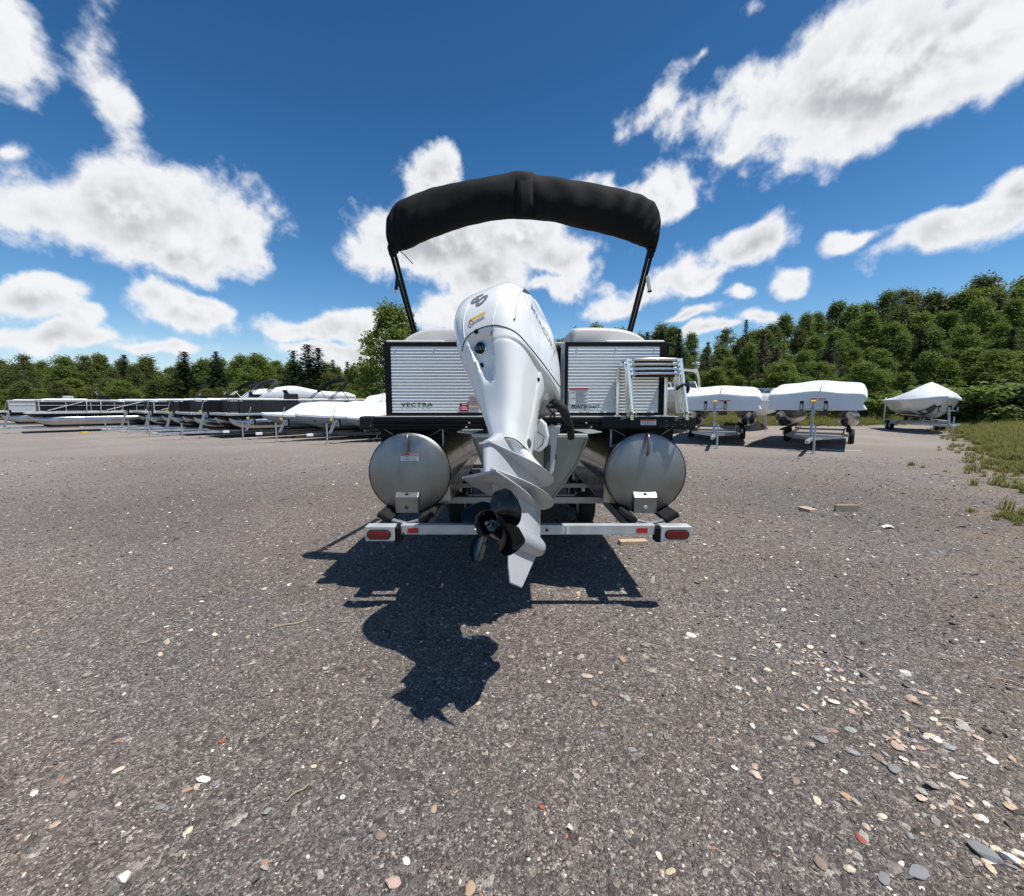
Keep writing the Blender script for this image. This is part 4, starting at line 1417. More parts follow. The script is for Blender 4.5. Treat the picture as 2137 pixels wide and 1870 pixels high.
    for k, y in enumerate((750.5, 760, 769.5, 779)):
        a, b = at(1314 + k * 1.2, y, 3.24), at(1417 + k * 1.3, y, 3.24)
        st = MB().tube([a, a + Vector((.03, 0, 0)), b - Vector((.04, 0, 0)), b], [.010, .0145, .0145, .010], 14).build('ladder_step', 'chrome', root, smooth=60, off=BO)
        MB().span((a.x + .035, 3.228, a.z - .030), (b.x - .045, 3.275, a.z - .014)).build('step_tread', 'rubber', st, bevel=.004, off=BO)
        for e in (a, b):
            MB().cyl(e + Vector((0, 0, -.012)), e + Vector((0, 0, .006)), .017, n=12).build('step_collar', 'chrome', st, smooth=40, off=BO)
    MB().tube(catmull([at(1412, 813, 3.24), at(1420, 806, 3.215), at(1430, 802, 3.215), at(1436, 808, 3.23), at(1432, 816, 3.25)], 5), .010, 8).build('ladder_strap', 'rubber', root, smooth=60, off=BO)
    MB().tube(catmull([at(1430, 792, 3.24), at(1435, 800, 3.24), at(1436, 812, 3.24), at(1433, 820, 3.24)], 5), .013, 8).build('ladder_strap', 'rubber', root, smooth=60, off=BO)
    return root


boat = build_boat()

# ------------------------------------------------------------------ its trailer
TO = Vector((0.12, 3.02, 0))


def make_wheel(mbp, x, y, z, r, w, parent, off):
    ax = Vector((1, 0, 0))
    o = Vector((x, y, z))
    prof = [(-w / 2, r * .58), (-w / 2, r * .86), (-w * .42, r * .97), (-w * .2, r), (w * .2, r), (w * .42, r * .97), (w / 2, r * .86), (w / 2, r * .58)]
    tyre = MB().lathe(o, ax, prof, 26).build('tyre', 'rubber', parent, smooth=40, off=off)
    rim = MB().lathe(o, ax, [(-w * .45, r * .60), (-w * .40, r * .52), (-w * .1, r * .40), (-w * .1, r * .14), (-w * .42, r * .13), (-w * .42, 0)], 20).build('rim', 'galvanised_light', tyre, smooth=40, off=off)
    rim2 = MB().lathe(o, ax, [(w * .45, r * .60), (w * .40, r * .52), (w * .1, r * .40), (w * .1, r * .14), (w * .42, r * .13), (w * .42, 0)], 20).build('rim', 'galvanised_light', tyre, smooth=40, off=off)


def build_main_trailer():
    root = thing('boat_trailer', 'galvanised trailer with oval red tail lamps carrying the pontoon boat with outboard motor', 'trailer', TO)
    cx = TO.x
    Y = 3.02
    z1, z0 = at(1100, 1096, Y).z, at(1100, 1116, Y).z
    xl, xr = at(836, 1105, Y).x, at(1367, 1105, Y).x
    bm = MB().span((xl, Y, z0), (xr, Y + .055, z1)).build('cross_member', 'galvanised_light', root, bevel=.004, off=TO)
    MB().span((at(1183, 1100, Y).x, Y - .003, z0 + .004), (at(1186, 1100, Y).x, Y, z1)).build('weld_tab', 'decal_white', bm, off=TO)
    for s, (xa, xb) in ((-1, (761, 823)), (1, (1380, 1443))):
        a, b = at(xa, 1099, 2.98), at(xb, 1130, 2.98)
        lb = MB().span((a.x, 2.98, b.z), (b.x, 3.07, a.z)).build('lamp_box', 'galvanised_light', root, bevel=.006, off=TO)
        cxm, czm = (a.x + b.x) / 2 + s * .004, (a.z + b.z) / 2 - .003
        def oval(hw, hh, yy, th, name, m, par):
            poly = []
            for k in range(28):
                t = 2 * math.pi * k / 28
                c_, s_ = math.cos(t), math.sin(t)
                poly.append(Vector((cxm + (hw - hh) * (1 if c_ > 0 else -1) + hh * c_, yy, czm + hh * s_)))
            return MB().prism(poly, (0, th, 0)).build(name, m, par, bevel=.003, off=TO)
        oval(.086, .036, 2.970, .012, 'lamp_gasket', 'rubber', lb)
        lens = oval(.078, .029, 2.962, .012, 'lamp_lens', 'lamp_red', lb)
        for k in range(5):
            MB().cyl((cxm - .052 + .026 * k, 2.9635, czm), (cxm - .052 + .026 * k, 2.9605, czm), .010, n=12).build('lamp_diode', 'lamp_red', lens, bevel=.001, off=TO)
        q = at(823 if s < 0 else 1370, 1103, 2.99), at(836 if s < 0 else 1380, 1132, 2.99)
        MB().span((q[0].x, 2.995, q[1].z), (q[1].x, 3.075, q[0].z)).build('lamp_bracket', 'frame_black', lb, bevel=.003, off=TO)
        xr0 = 851 if s < 0 else 1329
        p0, p1 = at(xr0, 1102, Y), at(xr0 + 22, 1112, Y)
        MB().span((p0.x, Y - .004, p1.z), (p1.x, Y - .0005, p0.z)).build('reflector', 'reflector_red', root, off=TO)
    q = at(1141, 1106, Y)
    MB().cyl(q + Vector((0, -.012, 0)), q, .012, n=14).build('marker_lamp', 'lamp_red', root, smooth=40, off=TO)
    q = at(842, 1113, Y)
    MB().box(q, (.012, .006, .012)).build('wire_clip', 'frame_black', root, off=TO)
    # long frame rails, further cross members
    zf1, zf0 = z1 - .02, z0 - .02
    for s in (-1, 1):
        x = cx + s * .78
        MB().span((x - .028, 3.08, zf0), (x + .028, 9.0, zf1)).build('frame_rail', 'galvanised', root, bevel=.004, off=TO)
        MB().bar((x, 9.0, (zf0 + zf1) / 2), (cx, 10.8, (zf0 + zf1) / 2), .05, .07).build('frame_rail', 'galvanised', root, off=TO)
        # carpeted bunks in a vee under each tube
        xt = cx + s * .916
        for e in (-1, 1):
            c = Vector((xt + e * .155, 0, .655))
            n_ = Vector((-e * .48, 0, .88))
            MB().bar((c.x, 3.12, c.z), (c.x, 8.4, c.z), .115, .045, up=tuple(n_)).build('bunk', 'carpet_black', root, bevel=.012, seg=3, off=TO)
        for Yv in (3.16, 4.6, 6.2, 7.8):
            v = MB()
            for e in (-1, 1):
                v.bar((xt, Yv, .600), (xt + e * .17, Yv, .645), .045, .018)
            v.build('bunk_bracket', 'galvanised', root, bevel=.003, off=TO)
            MB().span((xt - .02, Yv - .02, zf1 - .01), (xt + .02, Yv + .02, .60)).build('bunk_post', 'galvanised', root, off=TO)
    for Yk in (3.95, 4.75, 6.2, 7.8):
        MB().span((cx - .78, Yk, zf0 + (.03 if Yk < 4 else .02)), (cx + .78, Yk + .06, zf1 + (.02 if Yk < 4 else 0))).build('cross_member', 'galvanised_light' if Yk < 4 else 'galvanised', root, bevel=.003, off=TO)
    # axles, wheels
    for Yk in (5.35, 6.15):
        MB().span((cx - .82, Yk - .03, .30), (cx + .82, Yk + .03, .36)).build('axle', 'galvanised', root, off=TO)
        for s in (-1, 1):
            w = bpy.data.objects.new('wheel', None)
            COL.objects.link(w)
            w.parent = root
            make_wheel(None, cx + s * .80, Yk, .272, .27, .19, w, TO)
            MB().span((cx + s * .70 - .02, Yk - .25, .40), (cx + s * .70 + .02, Yk + .25, .46)).build('spring', 'frame_black', root, off=TO)
            for e in (-.22, .22):
                MB().span((cx + s * .74 - .02, Yk + e - .02, .44), (cx + s * .74 + .02, Yk + e + .02, zf0 + .01)).build('spring_hanger', 'galvanised', root, off=TO)
            MB().span((cx + s * .70 - .025, Yk - .03, .335), (cx + s * .70 + .025, Yk + .03, .41)).build('axle_seat', 'galvanised', root, off=TO)
    # tongue and jack
    MB().span((cx - .04, 9.0, zf0), (cx + .04, 12.2, zf1)).build('tongue', 'galvanised', root, off=TO)
    MB().cyl((cx + .09, 11.3, 0.0), (cx + .09, 11.3, zf1 + .2), .03, n=12).build('jack', 'galvanised', root, off=TO)
    MB().box((cx + .05, 11.3, (zf0 + zf1) / 2), (.10, .08, .06)).build('jack_mount', 'galvanised', root, off=TO)
    MB().box((cx, 9.95, (zf1 + 1.25) / 2), (.10, .12, 1.25 - zf1)).build('winch_post', 'galvanised', root, off=TO)
    MB().tube(catmull([at(905, 1068, 3.3), at(925, 1052, 3.3), at(940, 1066, 3.3), at(938, 1076, 3.3)], 6), .005, 6).build('brake_line', 'rubber', root, smooth=60, off=TO)
    return root


main_trailer = build_main_trailer()
# wooden chock under the wheel, blocks on the gravel


def wood_block(name, label, c, size, rz, m, tilt=0.0):
    o = MB().box((0, 0, size[2] / 2), size).build(name, m, None, bevel=.004)
    o.location = c
    o.rotation_euler = (tilt, 0, rz)
    return tag(o, label, 'wood block', 'wood scraps on the gravel')


g = on_ground(1323, 1137)
wood_block('wood_plank', 'pale wooden plank lying on the gravel behind the trailer wheel', (g.x, g.y + .04, 0), (.30, .09, .04), R(4), 'bare_wood')
g = on_ground(1769, 1068)
wood_block('wood_block', 'weathered brown wooden block lying on its long side on the gravel', (g.x, g.y + .03, 0), (.32, .042, .092), R(0), 'weathered_wood')
g = on_ground(1691, 1068)
wood_block('wood_block', 'small fresh tan wooden offcut lying flat on the gravel', (g.x, g.y + .06, 0), (.13, .19, .04), R(14), 'bare_wood')
# ------------------------------------------------------------------ boats stored around the lot
# every boat is built with its bow at the local origin, the hull running along +y; z is height above the ground
def heading(axis):
    return math.atan2(-axis[0], axis[1])


def trailer(name, label, zf=.50, wheel_x=1.02, wheel_y=(3.6, 4.35), m='galvanised', beam=.78, winch_z=1.55, length=6.6, tongue=2.0, bunk_x=.916, bunk_z=None,
            coupler='galvanised', strap=True, posts=False, group='boat trailers in the lot', fender=False, jack_y=-1.25, tongue_end=None, tube_w=.05):
    root = thing(name, label, 'trailer', group=group)
    h = .09
    bz = zf + h + .04 if bunk_z is None else bunk_z
    for s in (-1, 1):
        MB().span((s * beam - tube_w / 2, .9, zf), (s * beam + tube_w / 2, length, zf + h)).build('frame_rail', m, root, bevel=.006)
        MB().bar((s * beam, .93, zf + h / 2), (s * .03, -.55, zf + h / 2), tube_w, h).build('frame_rail', m, root)
        MB().bar((s * bunk_x, .8, bz), (s * bunk_x, length - .3, bz), .14, .05).build('bunk', 'carpet_black', root, bevel=.01)
        for yy in (1.2, length - .8):
            MB().span((s * bunk_x - .02, yy - .02, zf + h * .5), (s * bunk_x + .02, yy + .02, bz)).build('bunk_post', m, root)
        for yy in wheel_y:
            w = bpy.data.objects.new('wheel', None)
            COL.objects.link(w)
            w.parent = root
            make_wheel(None, s * wheel_x, yy, .262, .26, .18, w, Vector((0, 0, 0)))
            MB().span((min(s * wheel_x, s * beam), yy - .025, .25), (max(s * wheel_x, s * beam), yy + .025, .30)).build('axle', m, root)
            MB().span((s * beam - .02, yy - .02, .29), (s * beam + .02, yy + .02, zf + .01)).build('spring_hanger', m, root)
        if fender:
            MB().span((s * wheel_x - .13, wheel_y[0] - .35, .55), (s * wheel_x + .13, wheel_y[-1] + .35, .585)).build('fender', 'galvanised', root, bevel=.012)
            for yy in (wheel_y[0] - .34, wheel_y[-1] + .31):
                MB().span((s * wheel_x - .13, yy, .36), (s * wheel_x + .13, yy + .03, .56)).build('fender', 'galvanised', root, bevel=.01)
            MB().span((min(s * wheel_x, s * beam) , wheel_y[0] - .30, .50), (max(s * wheel_x, s * beam), wheel_y[0] - .26, .551)).build('fender_arm', 'galvanised', root)
        if posts:
            MB().cyl((s * (beam + .25), length - .3, zf + .03), (s * (beam + .25), length - .3, zf + 1.45), .038, n=12).build('guide_post', 'decal_white', root, smooth=40)
            MB().span((min(s * beam, s * (beam + .25)), length - .33, zf + .01), (max(s * beam, s * (beam + .25)), length - .27, zf + .05)).build('post_arm', m, root)
        MB().span((s * (beam + .18) - .05, length - .04, zf + .01), (s * (beam + .18) + .05, length - .01, zf + .08)).build('tail_lamp', 'lamp_red', root)
        MB().span((min(s * beam, s * (beam + .2)), length - .10, zf + .01), (max(s * beam, s * (beam + .2)), length - .04, zf + .08)).build('lamp_arm', m, root)
    for yy in (1.05, 2.8, length - .5):
        MB().span((-beam, yy, zf - .005), (beam, yy + .06, zf + h - .02)).build('cross_member', m, root)
    MB().span((-.045, -tongue, zf - .004), (.045, 1.05, zf + h - .004)).build('tongue', m, root, bevel=.006)
    MB().span((-.045, -tongue - .22, zf + .01), (.045, -tongue, zf + h + .02)).build('coupler', coupler, root, bevel=.015)
    # jack
    jx = .13
    MB().cyl((jx, jack_y, .02), (jx, jack_y, zf + h + .38), .028, n=12).build('jack', 'galvanised', root, smooth=40)
    MB().span((.03, jack_y - .04, zf + .01), (jx, jack_y + .04, zf + .07)).build('jack_mount', m, root)
    MB().cyl((jx, jack_y, 0), (jx, jack_y, .022), .085, n=16).build('jack_foot', 'galvanised' if not strap else 'galvanised', root, smooth=40)
    MB().bar((jx, jack_y, zf + h + .38), (jx + .16, jack_y, zf + h + .43), .02, .02).build('jack_handle', 'frame_black', root)
    # winch stand with bow stop
    ws = MB().prism([(-.04, -.66, zf + h - .006), (.04, -.66, zf + h - .006), (.04, -.56, zf + h - .006), (-.04, -.56, zf + h - .006)], (0, .24, winch_z - zf - h)).build('winch_post', 'winch_blue', root, bevel=.008)
    MB().span((-.34, -.36, winch_z - .22), (.34, -.32, winch_z - .16)).build('bow_stop_bar', 'galvanised', root, bevel=.006)
    for s in (-1, 1):
        MB().span((s * .31 - .05, -.375, winch_z - .24), (s * .31 + .05, -.30, winch_z + .06)).build('bow_stop_arm', 'frame_black', root, bevel=.012)
        MB().span((s * .31 - .028, -.385, winch_z - .21), (s * .31 + .028, -.3755, winch_z - .03)).build('bow_stop_pad', 'cap_grey', root)
    MB().cyl((-.06, -.52, winch_z + .03), (.06, -.52, winch_z + .03), .05, n=16).build('winch_drum', 'strap_yellow' if strap else 'frame_black', root, smooth=40)
    MB().bar((.08, -.52, winch_z + .02), (.17, -.42, winch_z + .50), .02, .02).build('winch_handle', 'galvanised', root)
    MB().box((0, -.66 + .24 * .5 - .004, (zf + h + winch_z) / 2 - .004), (.05, .008, .16)).build('post_decal', 'strap_yellow', ws)
    return root


def tube_hull(root, z=.945, r=.30, x=.916, y0=.25, length=6.6, m='tube_aluminium'):
    for s in (-1, 1):
        rings = []
        for (t, k, up) in ((0, .10, .22), (.05, .34, .15), (.18, .60, .08), (.40, .80, .03), (.7, .94, .005), (1.1, 1, 0), (length - .05, 1, 0), (length, .97, 0)):
            rings.append([Vector((s * x + math.cos(2 * math.pi * q / 22) * r * k * (1 if t > .9 else .9), y0 + t, z + up + math.sin(2 * math.pi * q / 22) * r * k)) for q in range(22)])
        MB().loft(rings).build('pontoon_tube', m, root, smooth=45)


def pontoon(name, label, panel='hull_dark_panel', cap='cap_grey', rails=False, bimini=None, boot_m='canvas_black', frame_m='decal_white', length=6.6, group='pontoon boats stored on the left of the lot',
            cushions='cap_grey', seats=True):
    root = thing(name, label, 'boat', group=group)
    tube_hull(root, length=length)
    zd = 1.38
    zt = 1.96
    MB().span((-1.2, .15, 1.33), (1.2, length + .15, zd)).build('deck', 'deck_vinyl', root)
    rm = 'galvanised_light' if rails else 'hull_dark_panel'
    for s in (-1, 1):
        MB().span((s * 1.20 - .03, .15, 1.285), (s * 1.20 + .03, length + .15, zd + .002)).build('side_rail', 'galvanised_light' if rails else 'galvanised', root, bevel=.012)
        MB().span((s * 1.16 - .02, .3, 1.22), (s * 1.16 + .02, length, 1.284)).build('side_skirt', 'frame_black', root)
    MB().span((-1.17, .10, 1.285), (1.17, .15, zd + .002)).build('bow_rail', 'galvanised_light', root, bevel=.012)
    for k in range(6):
        MB().span((-1.15, .6 + k * 1.05, 1.245), (1.15, .66 + k * 1.05, 1.33)).build('cross_beam', 'galvanised', root)
    # fences with a gate gap at the side
    def fence(p, q, gate=None):
        p, q = Vector(p), Vector(q)
        d = (q - p)
        L = d.length
        d.normalize()
        up = Vector((0, 0, 1))
        sh = MB().bar(p + up * ((zd + .05 + zt - .05) / 2), q + up * ((zd + .05 + zt - .05) / 2), .012, zt - zd - .10).build('fence_panel', panel, root)
        n = max(2, int(round(L / .95)))
        for k in range(n + 1):
            c = p + d * (L * k / n)
            MB().bar(c + up * (zd + .003), c + up * zt, .022, .022).build('fence_post', rm, sh)
        zs = (zd + .03, zt - .02) if not rails else (zd + .03, zd + .33, zt - .06)
        for z in zs:
            o_ = d.cross(up) * .012
            MB().bar(p + up * z + o_, q + up * z + o_, .028, .018).build('fence_rail', rm, sh, bevel=.006)
        MB().bar(p + up * (zt + .02), q + up * (zt + .02), .085, .05).build('rail_cap', cushions, sh, bevel=.018)
        return sh
    for s in (-1, 1):
        fence((s * 1.11, .62, 0), (s * 1.11, length - .35, 0))
    fence((-1.08, .60, 0), (1.08, .60, 0))
    fence((-1.08, length - .35, 0), (1.08, length - .35, 0))
    if seats:
        for s in (-1, 1):
            for (y0, y1) in ((.8, 2.4), (3.9, length - .5)):
                MB().span((s * .80 - .26, y0, zd), (s * .80 + .26, y1, zd + .42)).build('seat_base', 'cap_grey', root, bevel=.03)
                MB().span((s * 1.0 - .07, y0, zd + .42), (s * 1.0 + .07, y1, zt + .10)).build('seat_back', cushions, root, bevel=.05, seg=3)
        MB().box((.45, 3.1, zd + .45), (.55, .5, .9)).build('helm_console', panel, root, bevel=.05)
        MB().bar((.45, 2.9, zd + .9), (.45, 2.80, zd + 1.08), .5, .012, up=(0, 1, 0)).build('windscreen', 'window_glass', root)
    if bimini:
        y0, lean, hgt = bimini
        rings = []
        arc = [(-1.13, .55), (-1.10, .80), (-.95, .96), (-.6, 1.06), (0, 1.10), (.6, 1.06), (.95, .96), (1.10, .80), (1.13, .55)]
        P = catmull([Vector((x, y0 + lean * q, zt + hgt * q)) for x, q in arc], 4)
        bt = MB()
        for p in P:
            rings.append([p + Vector((0, math.cos(a) * .085, math.sin(a) * .115)) for a in np.linspace(0, 2 * math.pi, 12, endpoint=False)])
        bt.loft(rings).build('bimini_boot', boot_m, root, smooth=60)
        for s in (-1, 1):
            for k in (0, 1):
                MB().bar((s * 1.13, y0 + .12 * k, zt + .04), (s * 1.12, y0 + lean * .62 + .10 * k, zt + hgt * .62), .035, .035).build('bimini_arm', frame_m, root, bevel=.006)
            MB().bar((s * 1.13, y0 + lean * .95, zt + .04), (s * 1.12, y0 + lean * .60, zt + hgt * .60), .03, .03).build('bimini_strut', frame_m, root, bevel=.006)
    # small outboard at the stern
    MB().loft([[Vector((.16 * math.cos(a) * k, length + .35 + .26 * math.sin(a) * k, z)) for a in np.linspace(0, 2 * math.pi, 16, endpoint=False)] for z, k in ((1.15, .5), (1.35, .8), (1.6, 1), (1.78, .95), (1.88, .6))]).build('outboard_cowling', 'frame_black', root, smooth=50)
    MB().span((-.05, length + .25, .62), (.05, length + .45, 1.2)).build('outboard_leg', 'frame_black', root, bevel=.02)
    MB().span((-.3, length - .1, 1.0), (.3, length + .14, 1.30)).build('motor_pod', 'stainless', root)
    return root


def place(root, bow_px, d, axis, z=0.0, scale=None):
    """put the bow where the photograph shows it, d metres ahead"""
    x = (bow_px - IW / 2) / FPX * d
    root.location = (x, d, z)
    root.rotation_euler = (0, 0, heading(axis))
    if scale:
        root.scale = (scale,) * 3
    return root


AX = (.64, .77)
# left row: pontoons with their bows towards the lot
proto_tr = trailer('boat_trailer', 'galvanised trailer under the pontoon boat with silver rails and white cushions', zf=.22, wheel_x=.42, winch_z=1.12, bunk_z=.32)
place(proto_tr, 36, 21.5, (.88, .47))
LP = [  # bow px, depth, axis, kind, label, trailer label
    (46, 22.0, AX, 0, 'pontoon boat with silver rails over black panels and white cushions', None),
    (-10, 25.5, AX, 5, 'grey pontoon boat at the far end of the row, mostly out of view', 'galvanised trailer under the grey pontoon boat at the end of the row'),
    (285, 23.4, AX, 1, 'pontoon boat with silver rails and a ladder at its side, beside a black one', 'galvanised trailer under the second pontoon boat with silver rails'),
    (335, 22.0, AX, 2, 'black pontoon boat with white framed black bimini, beside a pontoon boat with silver rails', 'galvanised trailer with winch stand under the black pontoon boat beside the silver railed ones'),
    (380, 20.4, AX, 3, 'black pontoon boat with white framed grey bimini, between two other black pontoon boats', 'galvanised trailer with winch stand under the middle black pontoon boat'),
    (450, 19.0, AX, 4, 'black pontoon boat with black framed bimini, beside the white wrapped runabouts', 'galvanised trailer with winch stand under the black pontoon boat beside the wrapped runabouts'),
]
mat('canvas_grey', (.035, .037, .045), .8, var=.2)
pk = {
    0: dict(rails=True, cushions='decal_white', panel='hull_dark_panel', bimini=None),
    1: dict(rails=True, cushions='decal_white', panel='hull_dark_panel', bimini=None),
    2: dict(rails=False, cushions='decal_white', panel='hull_dark_panel', bimini=(3.2, 1.1, .95), boot_m='canvas_black', frame_m='decal_white'),
    3: dict(rails=False, cushions='decal_white', panel='hull_dark_panel', bimini=(2.9, 1.1, .95), boot_m='canvas_grey', frame_m='decal_white'),
    4: dict(rails=False, cushions='cap_grey', panel='hull_grey_panel', bimini=(4.6, 1.2, 1.0), boot_m='canvas_black', frame_m='frame_black'),
    5: dict(rails=True, cushions='cap_grey', panel='hull_silver', bimini=None),
}
for (px_, d_, ax_, k_, lab_, tl_) in LP:
    b_ = pontoon('pontoon_boat', lab_, **pk[k_])
    place(b_, px_, d_, ax_, -.31)
    if k_ in (0, 1):
        # swim ladder and hoop rails on the gate
        for dy in (0, .55):
            MB().tube(catmull([Vector((1.26, 2.3 + dy, 1.38)), Vector((1.27, 2.32 + dy, 1.75)), Vector((1.2, 2.34 + dy, 1.98))], 4), .02, 8).build('gate_rail', 'galvanised_light', b_, smooth=60)
        MB().tube([Vector((1.16, .9, 1.45)), Vector((1.16, 2.2, 1.9))], .018, 8).build('accent_rail', 'galvanised_light', b_)
        MB().tube([Vector((1.16, 3.1, 1.45)), Vector((1.16, 4.6, 1.9))], .018, 8).build('accent_rail', 'galvanised_light', b_)
    if tl_:
        t_ = dup(proto_tr, (0, 0, 0), 0, tl_)
        place(t_, px_, d_, ax_)
place(proto_tr, 46, 22.0, AX)
proto_tr.location.z = 0
proto_tr.rotation_euler = (0, 0, heading(AX))

# tan pontoon further back
b_ = pontoon('pontoon_boat', 'pontoon boat with tan cushions and dark blue panels behind the wrapped runabouts', rails=True, cushions='vinyl_tan', panel='hull_dark_panel', bimini=(4.2, .7, .35), boot_m='canvas_black', frame_m='decal_white')
place(b_, 675, 27.5, (.86, .5), -.25)
t_ = dup(proto_tr, (0, 0, 0), 0, 'galvanised trailer under the pontoon boat with tan cushions')
place(t_, 675, 27.5, (.86, .5), .0)


# ---- shrink-wrapped boats
def wrapped_pontoon(name, label, hw=1.32, length=6.6, group='shrink wrapped pontoon boats', crown=.16, seed=1, zt=1.80, label_patch=True):
    root = thing(name, label, 'boat', group=group)
    tube_hull(root, length=length, m='tube_aluminium', x=.90)
    MB().span((-1.2, .15, 1.285), (1.2, length + .1, 1.34)).build('deck', 'frame_black', root)
    for k in range(6):
        MB().span((-1.15, .6 + k * 1.05, 1.245), (1.15, .66 + k * 1.05, 1.286)).build('cross_beam', 'galvanised', root)
    r = np.random.default_rng(seed)
    rings = []
    for (y, kx, top, low) in ((.0, .95, .52, 0), (.02, .985, .545, 0), (.06, .995, .56, 0), (.28, 1.0, .70, 0), (.55, 1.0, .79, 0), (1.2, .99, .81, 0), (2.0, 1.0, .84 + crown * .6, 0), (2.8, 1.0, .84 + crown, 0), (3.6, .99, .76 + crown * .5, 0), (4.6, 1.0, .70, 0), (5.8, 1.0, .70, 0), (length, 1.0, .66, 0), (length + .15, .95, .40, 0)):
        h = hw * kx
        b0 = 1.215
        sec = [(h * .985, b0), (h, b0 + .05), (h * .93, b0 + .16), (h * .905, b0 + .26), (h * .975, b0 + min(top, .36) * .92), (h * .985, b0 + max(.36, top * .78)), (h * .93, b0 + top * .93 + .02), (h * .80, b0 + top), (h * .5, b0 + top + .012), (h * .25, b0 + top + .03 + crown * .2), (0, b0 + top + .05 + crown * .35)]
        pts = [Vector((x + r.normal(0, .006), y + (0 if y > .05 else .0) + r.normal(0, .006), z + r.normal(0, .006))) for x, z in sec]
        pts += [Vector((-x + r.normal(0, .006), y + r.normal(0, .006), z + r.normal(0, .006))) for x, z in reversed(sec[:-1])]
        rings.append(pts)
    wr = MB().loft(rings).build('shrink_wrap', 'shrink_wrap', root, smooth=38)
    md = wr.modifiers.new('sub', 'SUBSURF')
    md.levels = 1
    md.render_levels = 2
    if label_patch:
        lp = MB().span((-.10, -.022, 1.46), (.30, -.016, 1.60)).build('warning_print', 'decal_white', wr)
        MB().span((-.10, -.025, 1.575), (.30, -.022, 1.60)).build('print_stripe', 'decal_red', lp)
        MB().span((-.08, -.025, 1.54), (.28, -.022, 1.552)).build('print_stripe', 'decal_red', lp)
    MB().span((-.2, length + .1, .9), (.2, length + .16, 1.28)).build('motor_pod', 'stainless', root)
    return root


q1 = wrapped_pontoon('wrapped_boat', 'smaller white shrink wrapped pontoon boat on trailer beside the boarding ladder', hw=1.30, seed=2, crown=.10)
q1.location = (at(1505, 850, 15.4).x, 15.4, .02)
q1.rotation_euler = (0, 0, heading((.50, 1)))
q1t = trailer('boat_trailer', 'galvanised trailer with blue winch post under the smaller shrink wrapped pontoon boat', zf=.36, winch_z=1.52, bunk_z=.60)
q1t.location = (at(1493, 850, 15.4).x, 15.4, 0)
q1t.rotation_euler = (0, 0, heading((.50, 1)))
q2 = wrapped_pontoon('wrapped_boat', 'larger white shrink wrapped pontoon boat on trailer next to the grass', hw=1.34, seed=3, crown=.16)
q2.location = (at(1699, 850, 13.8).x, 13.8, .06)
q2.rotation_euler = (0, 0, heading((.78, 1)))
q2t = dup(q1t, (at(1699, 850, 13.8).x, 13.8, 0), heading((.78, 1)), 'galvanised trailer with blue winch post under the larger shrink wrapped pontoon boat')
# wrapped boats on the left
w1 = wrapped_pontoon('wrapped_boat', 'white shrink wrapped boat half hidden behind the stern of the foreground pontoon', hw=1.25, seed=4, crown=.12)
w1.location = (at(812, 850, 19.5).x, 19.5, -.12)
w1.rotation_euler = (0, 0, heading((.05, 1)))
w1t = dup(q1t, (at(800, 850, 19.5).x, 19.5, -.0), heading((.05, 1)), 'galvanised trailer under the wrapped boat half hidden by the foreground pontoon')
w0 = wrapped_pontoon('wrapped_boat', 'white shrink wrapped pontoon boat behind the black pontoon with black framed bimini', hw=1.25, seed=6, crown=.25, label_patch=False)
place(w0, 522, 31, (.80, .60), .25, 1.08)
w0t = dup(q1t, (0, 0, 0), 0, 'galvanised trailer under the wrapped pontoon boat at the back of the left row')
place(w0t, 522, 31, (.80, .60))


